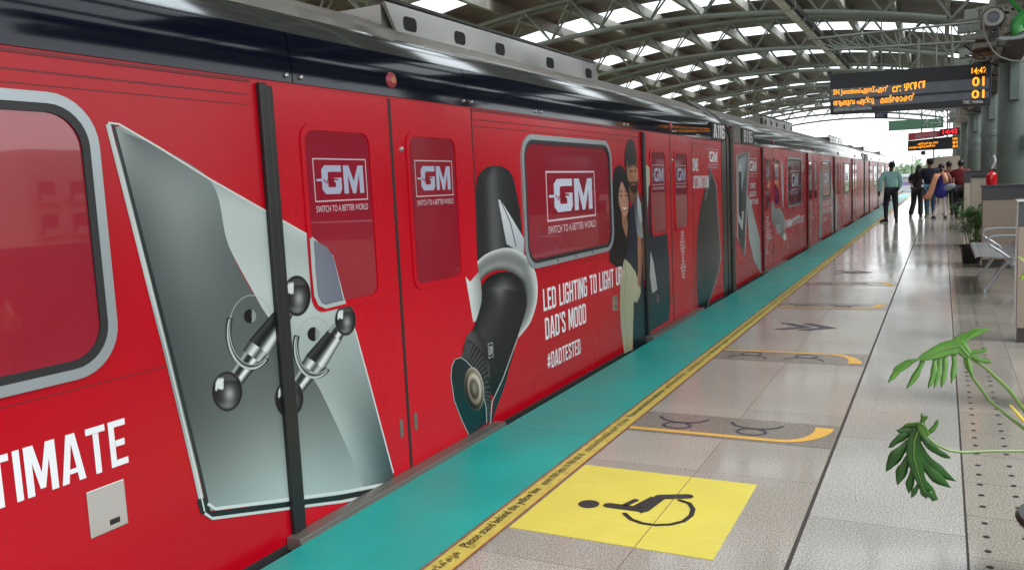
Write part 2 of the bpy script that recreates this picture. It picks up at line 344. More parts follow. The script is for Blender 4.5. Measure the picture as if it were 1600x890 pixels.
# ---- floor stickers (printed on the floor): accessible box, queue bars, arrows
def fpoly(mb, pts, z): mb.add([(p[0], p[1], z) for p in pts], [tuple(range(len(pts)))])
def farc(mb, c, r, w_, a0, a1, z, n=24, ry=None):
    ry = ry or r; vs = []
    for i in range(n+1):
        a = R(a0+(a1-a0)*i/n)
        vs += [(c[0]+(r-w_/2)*math.cos(a), c[1]+(ry-w_/2)*math.sin(a), z), (c[0]+(r+w_/2)*math.cos(a), c[1]+(ry+w_/2)*math.sin(a), z)]
    mb.add(vs, [(2*i, 2*i+1, 2*i+3, 2*i+2) for i in range(n)])
def fstroke(mb, pts, w_, z):
    for a, b in zip(pts[:-1], pts[1:]):
        a = Vector(a); b = Vector(b); t = (b-a).normalized(); n = Vector((-t.y, t.x))*w_/2
        fpoly(mb, [a-n, b-n, b+n, a+n], z)
    for p in pts: farc(mb, p, w_/4, w_/2, 0, 360, z+.00005, 14)
ax = thing('floor_sticker', 'bright yellow square floor sticker with black wheelchair symbol', 'floor sticker', (-1.19, 3.42, 0))
g = MB(); g.box(-1.625, -.758, 2.99, 3.842, .0005, .003); g.build('vinyl_square', M['boxyellow'], ax)
g = MB()
def fl(x, y): p = at(x, y, 2, 0); return (p.x, p.y)
zz = .0045
farc(g, fl(920, 788), .024, .048, 0, 360, zz)
fstroke(g, [fl(952, 790), fl(1005, 797), fl(1032, 777), fl(1074, 776)], .056, zz)
fstroke(g, [fl(972, 792), fl(993, 782)], .030, zz); 
fpoly(g, [fl(985, 793), fl(1003, 803), fl(1028, 782), fl(1018, 776)], zz-.0001)
c0 = fl(1030, 799)
pts = [fl(*p) for p in [(976,803),(986,812),(1003,818),(1024,821),(1048,820),(1068,815),(1080,806),(1083,796),(1077,787),(1062,782)]]
sm = []
for i in range(len(pts)-1):
    for k in range(4): t = k/4; sm.append((pts[i][0]*(1-t)+pts[i+1][0]*t, pts[i][1]*(1-t)+pts[i+1][1]*t))
sm.append(pts[-1])
fstroke(g, sm, .022, zz)
g.build('wheelchair_symbol', M['ink'], ax)
g = MB(); g.box(-1.068, -1.0655, 2.992, 3.840, .003, .0048); g.build('joint_line', M['tapeedge'], ax)

def queue_bar(yb, s, label):
    """s=+1: icons lie beyond the bar, s=-1: icons on the near side"""
    t = thing('queue_marking', label, 'floor marking', (-1.07, yb, 0), 'queue markings on the platform floor')
    q = MB(); fpoly(q, [(-1.63, yb-.03*s), (-.507, yb-.03*s), (-.507, yb+.40*s), (-1.63, yb+.40*s)], .0015); q.build('patch', M['granD'], t)
    q = MB(); fpoly(q, [(-1.63, yb), (-.80, yb), (-.80, yb+.045*s), (-1.63, yb+.045*s)], .003)
    vs = []; n = 16
    for i in range(n+1):
        a = i/n*math.pi/2; wd = .045+.055*(i/n)
        vs += [(-.80+.27*math.sin(a), yb+s*(.34-.34*math.cos(a)), .003), (-.80+(.27-wd)*math.sin(a), yb+s*(.34-(.34-.045)*math.cos(a)), .003)]
    q.add(vs, [(2*i, 2*i+1, 2*i+3, 2*i+2) for i in range(n)]); q.build('curved_bar', M['amber'], t)
    for xc in (-1.38, -.95):
        q = MB(); yc = yb+s*.145
        farc(q, (xc, yc), .078, .020, 0, 360, .003, 28, ry=.060)
        # shoulders arc: a shallow bow opening away from the bar
        pts = [(xc-.145, yc+s*.155), (xc-.11, yc+s*.10), (xc-.06, yc+s*.072), (xc, yc+s*.064), (xc+.06, yc+s*.072), (xc+.11, yc+s*.10), (xc+.145, yc+s*.155)]
        sm = []
        for i in range(len(pts)-1):
            for k in range(3): u = k/3; sm.append((pts[i][0]*(1-u)+pts[i+1][0]*u, pts[i][1]*(1-u)+pts[i+1][1]*u))
        sm.append(pts[-1]); fstroke(q, sm, .020, .0032)
        q.build('person_icon', M['mark'], t)
queue_bar(4.53, 1, 'nearest amber queue bar with two person icons beyond the yellow wheelchair square')
queue_bar(6.99, -1, 'second amber queue bar, its two person icons on the near side, before the large chevrons')
queue_bar(9.44, 1, 'third amber queue bar just past the large dark chevrons')
queue_bar(11.86, -1, 'fourth amber queue bar with faint icons, before the farther chevrons')
for k, yb in enumerate((8.22, 13.05)):
    t = MB()
    for dx in (0, .21):
        x = -1.42+dx+.0
        fpoly(t, [(x, yb-.18), (x+.10, yb-.18), (x+.34, yb), (x+.10, yb+.2), (x, yb+.2), (x+.22, yb)], .003+.001*(dx > 0))
    o = t.build('chevron_arrow', M['mark'])
    tag(o, ['large dark double chevron on the floor between the second and third queue bars', 'far faint double chevron on the floor beyond the fourth queue bar'][k], 'floor marking', 'chevron arrows on the platform floor')

# ================================================================== CANOPY
XC, ZT, RT = -5.19, 5.28, 23.53
ZB, RB = 4.58, 22.83
def zarc(x, zc, r): return zc - r + math.sqrt(r*r-(x-XC)**2)
XL, XR = -12.6, 1.55
S_, Y_A, NT = 5.0, 16.33, 7
def make_truss(y):
    t = thing('roof_truss', 'x', 'roof truss', (XC, y, 0), 'curved tube trusses carrying the canopy')
    xs = [XL + (XR-XL)*i/28 for i in range(29)]
    for k in (-1, 1):
        MB().tube([(x, y+.17*k, zarc(x, ZT, RT)) for x in xs], .042, 8).build('top_chord', M['truss'], t, smooth=True)
    MB().tube([(x, y, zarc(x, ZB, RB)) for x in xs if x < .35], .05, 8).build('bottom_chord', M['truss'], t, smooth=True)
    wb = MB(); p = 1.06; x = -5.19-6*p; nodes = []
    while x < .3:
        b = (x, y, zarc(x, ZB, RB))
        for k in (-1, 1):
            for s in (-1, 1):
                xt = x+s*p/2
                wb.tube([b, (xt, y+.17*k, zarc(xt, ZT, RT))], .021, 6, cap=False)
        xt = x+p/2; wb.tube([(xt, y-.17, zarc(xt, ZT, RT)), (xt, y+.17, zarc(xt, ZT, RT))], .02, 6)
        x += p
    wb.build('web', M['truss'], t)
    return t
ords = ['nearest', 'second', 'third', 'fourth', 'fifth', 'sixth', 'seventh', 'farthest']
tr0 = make_truss(Y_A)
tr0['label'] = 'curved roof truss nearest in view, above the silver roof fairing of the first carriage'
lab = ['second curved roof truss, behind the long strip lamp', 'third curved roof truss, just above the large departure board', 'fourth curved roof truss, crossing behind the top of the departure board',
       'fifth curved roof truss, low behind the departure board', 'sixth curved roof truss, third from the open end of the roof', 'seventh curved roof truss, next to last before the open sky', 'last curved roof truss, outlined against the white sky']
for i in range(1, 8): dup(tr0, off=(0, S_*i, 0), label=lab[i-1])
for i in (1, 2, 3): dup(tr0, off=(0, -S_*i, 0), label=['curved roof truss over the near end of the train above the picture', 'curved roof truss above the camera', 'curved roof truss behind the camera'][i-1])
rf = thing('canopy_roof', 'curved corrugated station roof with white translucent strips over the train and platform', 'roof', (XC, 20, ZT))
def vault(y0, y1, z, nm, mt):
    g = MB(); n = 36; vs = []
    for i in range(n+1):
        x = XL + (XR-XL)*i/n; vs += [(x, y0, zarc(x, z, RT+.2)), (x, y1, zarc(x, z, RT+.2))]
    g.add(vs, [(2*i, 2*i+1, 2*i+3, 2*i+2) for i in range(n)])
    return g.build(nm, M[mt], rf, smooth=True)
ZS = 5.60
yb = Y_A-3*S_-1
ycur = yb
for i in range(-3, NT):
    ys = Y_A+S_*i+2.85
    vault(ycur, ys, ZS, 'roof_sheet', 'sheet'); vault(ys, ys+1.35, ZS, 'skylight', 'skylight'); ycur = ys+1.35
vault(ycur, Y_A+S_*NT+.5, ZS, 'roof_sheet', 'sheet')
x = -5.19-6*1.05
while x < XR:
    zc = zarc(x, ZT, RT)
    MB().box(x-.05, x+.05, yb, Y_A+S_*NT+.4, zc+.06, zc+.27).build('purlin', M['purlin'], rf)
    x += 1.05
# strip lamp trunking hung below the trusses
p1 = at(1330, 110, 1, 15.3)
lz = 4.16; lx = -2.30
sl_ = thing('strip_lamp', 'long pale strip lamp trunking hung under the trusses, ending behind the departure board', 'strip lamp', (lx, 10, lz))
MB().box(lx-.075, lx+.05, 5, 24, lz, lz+.06).build('lamp_trunking', mat('pale lamp trunking', lin((236, 226, 214)), .45, noise=.12, nscale=3), sl_, bevel=.006)
MB().box(lx+.055, lx+.12, 5, 24, lz+.04, lz+.13).build('cable_tray', M['wire'], sl_)
for i in range(17): MB().box(lx-.08, lx+.126, 5.5+i*1.15, 5.53+i*1.15, lz-.004, lz+.16).build('hanger_clamp', M['purlin'], sl_)

# ================================================================== TRAIN
FX = -2.43
def car_profile():
    right = [(FX, -.85), (FX, 1.905)]
    return right
def sq(P_): return P_
class Art(MB):
    """printed artwork on the carriage side: 2D input -> (y,z) on the plane x=FX, in thin layers"""
    def __init__(s): super().__init__(); s.dx = 0
    def m(s, p): q = at(p[0], p[1], 0, FX); return (q.y, q.z)
    def put(s, pts, fs, cols, l, px=True):
        yz = [s.m(p) for p in pts] if px else pts
        s.add([(FX+.001+.0007*l, p[0], p[1]) for p in yz], fs, cols)
    def poly(s, pts, cols, l, px=True):
        cols = [ink(cols)]*len(pts) if not isinstance(cols, list) else [ink(c) for c in cols]
        s.put(pts, [tuple(range(len(pts)))], cols, l, px)
    def grid(s, A, B, cols, l):
        """quad strips between polyline A and polyline B (same length), colours cols[row][col] across"""
        cols = [list(cols[min(i, len(cols)-1)]) for i in range(len(A))]
        def cr(P, k):       # smooth (Catmull-Rom) resampling of a list of tuples
            if len(P) < 2: return P
            o = []
            for i in range(len(P)-1):
                p0, p1, p2, p3 = P[max(i-1, 0)], P[i], P[i+1], P[min(i+2, len(P)-1)]
                for j in range(k):
                    t = j/k; o.append(tuple(.5*((2*b)+(-a_+c_)*t+(2*a_-5*b+4*c_-d_)*t*t+(-a_+3*b-3*c_+d_)*t**3) for a_, b, c_, d_ in zip(p0, p1, p2, p3)))
            return o+[tuple(P[-1])]
        k = 6 if len(A) < 12 else 3
        cl = lambda c: tuple(max(0, min(255, v)) for v in c)
        cols = [[cl(c) for c in cr(row, 4)] for row in cols]
        nc = len(cols[0]); cs_ = [[cl(c) for c in cr([row[j] for row in cols], k)] for j in range(nc)]
        A = cr(A, k); B = cr(B, k); cols = [[cs_[j][i] for j in range(nc)] for i in range(len(A))]
        nr = len(A); pts = []; cc = []
        for i in range(nr):
            row = cols[i] if i < len(cols) else cols[-1]
            for j in range(nc):
                t = j/(nc-1); pts.append((A[i][0]*(1-t)+B[i][0]*t, A[i][1]*(1-t)+B[i][1]*t)); cc.append(ink(row[j]))
        s.put(pts, [(i*nc+j, i*nc+j+1, (i+1)*nc+j+1, (i+1)*nc+j) for i in range(nr-1) for j in range(nc-1)], cc, l)
    def stroke(s, pts, w_, col, l, px=True):
        vs = []
        for i, p in enumerate(pts):
            a = Vector(pts[max(i-1, 0)]); b = Vector(pts[min(i+1, len(pts)-1)]); t = (b-a).normalized(); n = Vector((-t.y, t.x))*(w_[i] if isinstance(w_, list) else w_)/2
            vs += [(p[0]-n.x, p[1]-n.y), (p[0]+n.x, p[1]+n.y)]
        cc = [ink(col)]*len(vs) if not isinstance(col, list) else [ink(col[i//2]) for i in range(len(vs))]
        s.put(vs, [(2*i, 2*i+1, 2*i+3, 2*i+2) for i in range(len(pts)-1)], cc, l, px)
    def disc(s, c, rx, ry, fn, l, rot=0, nr=9, ns=28):
        pts = []; cc = []
        for i in range(nr+1):
            for k in range(ns):
                a = 2*math.pi*k/ns; u = math.cos(a)*i/nr; v = math.sin(a)*i/nr
                X = u*rx; Y = v*ry; pts.append((c[0]+X*math.cos(rot)-Y*math.sin(rot), c[1]+X*math.sin(rot)+Y*math.cos(rot))); cc.append(ink(fn(u, v)))
        s.put(pts, [(i*ns+k, i*ns+(k+1) % ns, (i+1)*ns+(k+1) % ns, (i+1)*ns+k) for i in range(nr) for k in range(ns)], cc, l)
    def text(s, t, y0, y1, z0, z1, col, l, bold=0.0, slope=0.0):
        vs, fs = textmesh(t, bold)
        s.put([(y0+(y1-y0)*u, z0+(z1-z0)*v+slope*u) for u, v in vs], fs, [ink(col)]*len(vs), l, px=False)
    def rect(s, y0, y1, z0, z1, col, l): s.poly([(y0, z0), (y1, z0), (y1, z1), (y0, z1)], col, l, px=False)
    def frame(s, y0, y1, z0, z1, w_, col, l):
        s.rect(y0, y1, z1-w_, z1, col, l); s.rect(y0, y1, z0, z0+w_, col, l); s.rect(y0, y0+w_, z0+w_, z1-w_, col, l); s.rect(y1-w_, y1, z0+w_, z1-w_, col, l)
WL = (206, 214, 232)

T_ = .15
def _o(W): return [(T_/2, .5), (T_/2, 1-.13), (.14, 1-T_/2), (W-.14, 1-T_/2), (W-T_/2, 1-.13), (W-T_/2, .13), (W-.14, T_/2), (.14, T_/2), (T_/2, .13), (T_/2, .5)]
GLY = {
 'I': (.15, [('s', [(T_/2, 0), (T_/2, 1)])]), 'L': (.42, [('s', [(T_/2, 1), (T_/2, T_/2), (.42, T_/2)])]),
 'E': (.43, [('s', [(.43, 1-T_/2), (T_/2, 1-T_/2), (T_/2, T_/2), (.43, T_/2)]), ('s', [(T_, .5), (.38, .5)])]),
 'F': (.42, [('s', [(.42, 1-T_/2), (T_/2, 1-T_/2), (T_/2, 0)]), ('s', [(T_, .5), (.38, .5)])]),
 'T': (.46, [('s', [(0, 1-T_/2), (.46, 1-T_/2)]), ('s', [(.23, 1-T_), (.23, 0)])]),
 'H': (.48, [('s', [(T_/2, 0), (T_/2, 1)]), ('s', [(.48-T_/2, 0), (.48-T_/2, 1)]), ('s', [(T_, .5), (.48-T_, .5)])]),
 'D': (.48, [('s', [(T_/2, .5), (T_/2, 1-T_/2), (.30, 1-T_/2), (.48-T_/2, .85), (.48-T_/2, .15), (.30, T_/2), (T_/2, T_/2), (T_/2, .5)])]),
 'O': (.48, [('s', _o(.48))]), '0': (.48, [('s', _o(.48))]), 'Q': (.48, [('s', _o(.48))]),
 'U': (.48, [('s', [(T_/2, 1), (T_/2, .13), (.14, T_/2), (.34, T_/2), (.48-T_/2, .13), (.48-T_/2, 1)])]),
 'J': (.40, [('s', [(T_/2, .25), (T_/2, .13), (.12, T_/2), (.26, T_/2), (.40-T_/2, .13), (.40-T_/2, 1)])]),
 'C': (.46, [('s', [(.46-T_/2, .68), (.46-T_/2, .87), (.32, 1-T_/2), (.14, 1-T_/2), (T_/2, .87), (T_/2, .13), (.14, T_/2), (.32, T_/2), (.46-T_/2, .13), (.46-T_/2, .32)])]),
 'G': (.48, [('s', [(.48-T_/2, .70), (.48-T_/2, .87), (.34, 1-T_/2), (.14, 1-T_/2), (T_/2, .87), (T_/2, .13), (.14, T_/2), (.34, T_/2), (.48-T_/2, .13), (.48-T_/2, .47), (.26, .47)])]),
 'S': (.46, [('s', [(.46-T_/2, .70), (.46-T_/2, .87), (.32, 1-T_/2), (.14, 1-T_/2), (T_/2, .87), (T_/2, .66), (.46-T_/2, .36), (.46-T_/2, .13), (.32, T_/2), (.14, T_/2), (T_/2, .13), (T_/2, .30)])]),
 'P': (.47, [('s', [(T_/2, 0), (T_/2, 1-T_/2), (.32, 1-T_/2), (.47-T_/2, .86), (.47-T_/2, .58), (.32, .46), (T_, .46)])]),
 'R': (.48, [('s', [(T_/2, 0), (T_/2, 1-T_/2), (.32, 1-T_/2), (.47-T_/2, .86), (.47-T_/2, .60), (.32, .48), (T_, .48)]), ('p', [(.22, .41), (.33, .0), (.49, .0), (.37, .44)])]),
 'B': (.47, [('s', [(T_/2, .5), (T_/2, 1-T_/2), (.30, 1-T_/2), (.45-T_/2, .87), (.45-T_/2, .62), (.33, .52)]), ('s', [(T_, .51), (.32, .51), (.47-T_/2, .40), (.47-T_/2, .14), (.32, T_/2), (T_/2, T_/2), (T_/2, .5)])]),
 'A': (.54, [('p', [(0, 0), (.155, 0), (.27, .80), (.385, 0), (.54, 0), (.37, 1), (.17, 1)]), ('s', [(.17, .23), (.37, .23)])]),
 'V': (.52, [('p', [(0, 1), (.155, 1), (.26, .22), (.365, 1), (.52, 1), (.35, 0), (.17, 0)])]),
 'M': (.66, [('p', [(0, 0), (0, 1), (.2, 1), (.33, .42), (.46, 1), (.66, 1), (.66, 0), (.51, 0), (.51, .66), (.385, .1), (.275, .1), (.15, .66), (.15, 0)])]),
 'W': (.76, [('p', [(0, 1), (.15, 1), (.22, .35), (.30, 1), (.46, 1), (.54, .35), (.61, 1), (.76, 1), (.63, 0), (.46, 0), (.38, .6), (.30, 0), (.13, 0)])]),
 'N': (.50, [('p', [(0, 0), (0, 1), (.15, 1), (.35, .42), (.35, 1), (.5, 1), (.5, 0), (.35, 0), (.15, .58), (.15, 0)])]),
 'K': (.50, [('s', [(T_/2, 0), (T_/2, 1)]), ('p', [(.15, .36), (.33, 1), (.50, 1), (.33, .52), (.51, 0), (.34, 0), (.22, .34), (.15, .22)])]),
 'X': (.50, [('p', [(0, 0), (.16, 0), (.25, .33), (.34, 0), (.50, 0), (.33, .51), (.49, 1), (.33, 1), (.25, .70), (.17, 1), (.01, 1), (.17, .51)])]),
 'Y': (.50, [('p', [(0, 1), (.16, 1), (.25, .62), (.34, 1), (.50, 1), (.325, .42), (.325, 0), (.175, 0), (.175, .42)])]),
 '1': (.24, [('s', [(.24-T_/2, 0), (.24-T_/2, 1)]), ('p', [(0, .78), (.09, .78), (.09, .92), (0, .86)])]),
 '6': (.46, [('s', [(.46-T_/2, .72), (.46-T_/2, .87), (.32, 1-T_/2), (.14, 1-T_/2), (T_/2, .87), (T_/2, .13), (.14, T_/2), (.32, T_/2), (.46-T_/2, .13), (.46-T_/2, .42), (.32, .52), (T_, .52)])]),
 "'": (.13, [('p', [(0, 1), (.13, 1), (.10, .72), (.03, .72)])]),
 '#': (.56, [('p', [(.10, .08), (.20, .08), (.28, .95), (.18, .95)]), ('p', [(.30, .08), (.40, .08), (.48, .95), (.38, .95)]), ('s', [(0, .33), (.52, .33)]), ('s', [(.05, .66), (.56, .66)])]),
}
def _miter(pts, t):
    L_ = []; 
    for i, p in enumerate(pts):
        p = Vector(p); d0 = (p-Vector(pts[i-1])).normalized() if i else None; d1 = (Vector(pts[i+1])-p).normalized() if i < len(pts)-1 else None
        if d0 is None: n = Vector((-d1.y, d1.x)); k = 1
        elif d1 is None: n = Vector((-d0.y, d0.x)); k = 1
        else:
            n0 = Vector((-d0.y, d0.x)); n1 = Vector((-d1.y, d1.x)); n = (n0+n1).normalized(); k = 1/max(.35, n.dot(n0))
        L_ += [tuple(p-n*k*t/2), tuple(p+n*k*t/2)]
    return L_
def block_text(a, s, y0, y1, z0, z1, col, l, gap=.075):
    """tall condensed bold capitals built stroke by stroke"""
    tot = sum((.24 if ch == ' ' else GLY[ch][0])+gap for ch in s)-gap; k = (y1-y0)/tot; h = z1-z0; x = 0
    for ch in s:
        if ch == ' ': x += .24+gap; continue
        w_, parts = GLY[ch]
        for q, (kind, pts) in enumerate(parts):
            if kind == 'p': a.put([(y0+(x+p[0])*k, z0+p[1]*h) for p in pts], [tuple(range(len(pts)))], [ink(col)]*len(pts), l+.15*q, px=False)
            else:
                th = .10 if ch in '#A' else T_*.92; m_ = _miter(pts, th)
                a.put([(y0+(x+p[0])*k, z0+p[1]*h) for p in m_], [(2*i, 2*i+1, 2*i+3, 2*i+2) for i in range(len(pts)-1)], [ink(col)]*len(m_), l+.15*q, px=False)
        x += w_+gap
def printed(parent, name, fn):
    a_ = Art(); fn(a_); return a_.build(name, M['print'], parent)
def logo(a, y0, y1, z0, z1, l, back=(150, 28, 48), col=WL, tagline=True):
    """framed GM monogram with a pulse line, tagline underneath"""
    W = y1-y0; Hh = z1-z0; fw = W*.014
    a.frame(y0, y1, z0, z1, fw, (225, 205, 215), l)
    P = lambda u, v: (y0+W*u, z0+Hh*v)
    # G: thick strokes with chamfered corners
    g_ = [(.50,.74),(.50,.84),(.20,.84),(.14,.74),(.14,.28),(.20,.17),(.46,.17),(.50,.28),(.50,.55),(.36,.55),(.36,.45),(.39,.45),(.39,.33),(.26,.33),(.25,.36),(.25,.66),(.27,.69),(.50,.69)]
    a.poly([P(*p) for p in g_], col, l+1, px=False)
    m_ = [(.54,.17),(.54,.84),(.645,.84),(.735,.46),(.825,.84),(.93,.84),(.93,.17),(.845,.17),(.845,.62),(.765,.17),(.705,.17),(.625,.62),(.625,.17)]
    a.poly([P(*p) for p in m_], col, l+1, px=False)
    zz_ = [P(*p) for p in [(.10,.50),(.18,.50),(.22,.42),(.28,.60),(.33,.40),(.37,.52),(.43,.50)]]
    a.stroke(zz_, Hh*.042, back, l+2, px=False)
    a.stroke([P(.04,.50), P(.16,.50)], Hh*.05, col, l+3, px=False)
    if tagline: a.text('SWITCH TO A BETTER WORLD', y0+W*.01, y1-W*.01, z0-Hh*.24, z0-Hh*.09, (225, 205, 215), l, bold=.004)
def rrect(y0, y1, z0, z1, r, n=6):
    o = []
    for cy, cz, a0 in ((y1-r, z1-r, 0), (y0+r, z1-r, 90), (y0+r, z0+r, 180), (y1-r, z0+r, 270)):
        for k in range(n+1): a = R(a0+90*k/n); o.append((cy+r*math.cos(a), cz+r*math.sin(a)))
    return o
def plate(mb, prof, x0, x1):
    n = len(prof); mb.add([(x0, y, z) for y, z in prof]+[(x1, y, z) for y, z in prof], [tuple(range(n, 2*n))]+[(i, (i+1) % n, n+(i+1) % n, n+i) for i in range(n)])
def ring(mb, po, pi, x0, x1):
    n = len(po); v = [(x0, y, z) for y, z in po]+[(x1, y, z) for y, z in po]+[(x1, y, z) for y, z in pi]+[(x0, y, z) for y, z in pi]
    mb.add(v, [(r*n+i, r*n+(i+1) % n, (r+1)*n+(i+1) % n, (r+1)*n+i) for r in range(3) for i in range(n)])

CANT = [(FX, 1.912), (FX-.003, 2.0), (FX-.02, 2.105), (FX-.03, 2.125)]
BEV = [(FX-.03, 2.125), (FX-.09, 2.19), (FX-.19, 2.253)]
def car(name, label, Y0, Y1, doors, number, endart):
    t = thing(name, label, 'train carriage', (-3.88, (Y0+Y1)/2, 0), 'carriages of the red metro train')
    # body shell with rounded-off ends
    prof = [(FX, -.75), (FX, 1.91), (FX-.04, 2.11), (FX-.2, 2.24), (-5.13, 2.24), (-5.33, 1.9), (-5.33, -.75)]
    MB().extrude(prof, Y0, Y1).build('body', M['red'], t)
    MB().box(FX-.01, FX+.0016, Y0, Y1, -.75, -.004).build('skirt', M['under'], t)
    MB().box(-5.1, FX-.12, Y0+.8, Y1-.8, -1.0, -.75).build('underframe', M['under'], t)
    # navy band in panels
    g = MB(); segs = []; y = Y0+.005
    cuts = [y]; k = 0
    while cuts[-1] < Y1-1.6: cuts.append(cuts[-1]+(1.45, 0.95, 1.75)[k % 3]); k += 1
    cuts.append(Y1-.005)
    for a, b in zip(cuts[:-1], cuts[1:]):
        pr = [(x+.006, z) for x, z in CANT]+[(FX-.1, 2.12), (FX-.1, 1.912)]
        g.extrude(pr, a+.003, b-.003)
    bd = g.build('navy_band', M['navy'], t, smooth=True)
    for b in cuts[1:-1]:
        for dy in (-.04, .05): MB().lathe([(.0, .014), (.009, .012), (.011, 0)], (FX+.003, b+dy, 1.94), 10, axis=0).build('bolt', M['steel'], bd, smooth=True)
    # bevelled glossy cant and ribbed roof
    g = MB(); g.extrude([(x+.004, z) for x, z in BEV]+[(FX-.19, 2.2), (FX-.1, 2.12)], Y0+.01, Y1-.01); g.build('cant_panel', M['cant'], t, smooth=True)
    rp_ = []
    n = 60
    for i in range(n+1):
        x = (FX-.19) - (2.9-.38)*i/n
        z = 2.256 + .33*(1-((x+3.88)/1.26)**2)**.5 if abs(x+3.88) < 1.26 else 2.256
        z = 2.256 + .30*max(0, 1-abs((x+3.88)/1.26)**2.6)
        rp_.append((x, z+(.018 if i % 2 else 0)))
    g = MB(); g.extrude(rp_+[(-5.14, 2.2), (FX-.19, 2.2)], Y0+.02, Y1-.02); g.build('roof', M['roofmetal'], t)
    # roof unit fairings
    for fa, fb in ((Y0+3.95, Y0+7.2), (Y1-6.58, Y1-3.32)):
        g = MB(); xf = FX-.35
        q = [(fa, 2.505), (fa+.12, 2.335), (fb-.02, 2.335), (fb, 2.35), (fb, 2.43), (fb-.08, 2.515)]
        nq = len(q)
        g.add([(xf, y, z) for y, z in q]+[(xf-.02, y, z) for y, z in q], [tuple(range(nq)), tuple(range(2*nq-1, nq-1, -1))]+[(i, (i+1) % nq, nq+(i+1) % nq, nq+i) for i in range(nq)])
        fr = g.build('roof_fairing', M['steel'], t)
        for u in (.075, .25, .42, .68, .93):
            yc = fa+(fb-fa)*u; h = MB()
            plate(h, rrect(yc-.068, yc+.068, 2.375, 2.455, .03), xf, xf+.0025); h.build('vent_hole', M['dot'], fr)
        MB().box(xf-.05, xf+.012, fa-.1, fb-.1, 2.515, 2.53).build('fairing_rail', M['bellows'], fr)
        g = MB(); g.box(-4.9, xf-.05, fa+.03, fb-.03, 2.3, 2.50); g.build('roof_unit', M['roofmetal'], t)
        MB().add([(xf, fb+.0, 2.34), (xf, fb+.5, 2.29), (xf-.25, fb+.5, 2.45), (xf-.25, fb, 2.5), (xf, fb, 2.30), (xf, fb+.5, 2.26), (xf-.25, fb+.5, 2.40), (xf-.25, fb, 2.4)], [(0,1,2,3),(4,5,6,7),(0,1,5,4),(1,2,6,5),(2,3,7,6),(3,0,4,7)]).build('fairing_ramp', M['steel_dull'], fr)
        MB().add([(FX-.18, fa+.12, 2.262), (FX-.18, fb, 2.262), (xf+.001, fb, 2.336), (xf+.001, fa+.12, 2.336), (FX-.18, fa+.12, 2.25), (FX-.18, fb, 2.25), (xf+.001, fb, 2.32), (xf+.001, fa+.12, 2.32)], [(0,1,2,3),(4,5,6,7),(0,1,5,4),(1,2,6,5),(2,3,7,6),(3,0,4,7)]).build('fairing_skirt', M['steel'], fr)
    # doors
    for D in doors:
        for k, (a, b) in enumerate(((D+.085, D+.882), (D+.905, D+1.70))):
            g = MB(); plate(g, [(a, .03), (b, .03), (b, 1.897), (a, 1.897)], FX-.02, FX+.0006); lf = g.build('door_leaf', M['red_door'], t)
            wy0, wy1 = (D+.255, D+.70) if k == 0 else (D+1.045, D+1.49)
            g = MB(); ring(g, rrect(wy0-.03, wy1+.03, .93, 1.75, .075), rrect(wy0-.004, wy1+.004, .957, 1.722, .055), FX, FX+.0075); g.build('window_surround', M['red_door'], lf, smooth=True)
            g = MB(); plate(g, rrect(wy0, wy1, .96, 1.718, .05), FX, FX+.0022); g.build('door_window', M['film_glass'], lf)
            g = MB(); hy = D+.825 if k == 0 else D+.955; plate(g, rrect(hy-.014, hy+.014, .205, .30, .013), FX, FX+.004); g.build('pull_recess', M['steel_dull'], lf)
        g = MB(); g.box(FX, FX+.0018, D+.882, D+.905, .03, 1.9); g.box(FX, FX+.0018, D+1.700, D+1.712, .02, 1.9)
        g.build('gap_shade_strip', M['black'], t)  # black strips paint in the shade of the gaps at the door leaves
        g = MB(); g.box(FX, FX+.024, D-.008, D+.034, .028, 1.895); g.box(FX, FX+.018, D+.037, D+.070, .028, 1.885); g.build('door_post', M['post'], t, bevel=.006)
        g = MB(); g.box(FX+.002, FX+.078, D-.04, D+1.80, -.03, .028); g.box(FX+.078, FX+.084, D-.04, D+1.80, -.01, .014); sl2 = g.build('door_sill', M['steel_dull'], t, bevel=.004)
        g = MB(); g.lathe([(0, .016), (.028, .015), (.036, .010), (.040, 0)], (FX+.003, D+.92, 1.99), 20, axis=0); ll = g.build('door_lamp', mat('dim red lamp', lin((150, 50, 62)), .35), t, smooth=True)
        g = MB(); g.lathe([(0, .0185), (.017, .018), (.019, .014)], (FX+.003, D+.92, 1.99), 16, axis=0); g.build('lamp_centre', mat('lamp centre', lin((170, 110, 70)), .3), ll, smooth=True)
        g = MB(); g.lathe([(.0, .008), (.013, .007), (.015, 0)], (FX+.001, D+.955+.02, 1.655), 12, axis=0); g.build('key_lock', M['steel'], t, smooth=True)
    # panels between doors: window, grooves, seams
    edges = [Y0] + [v for D in doors for v in (D-.04, D+1.712)] + [Y1]
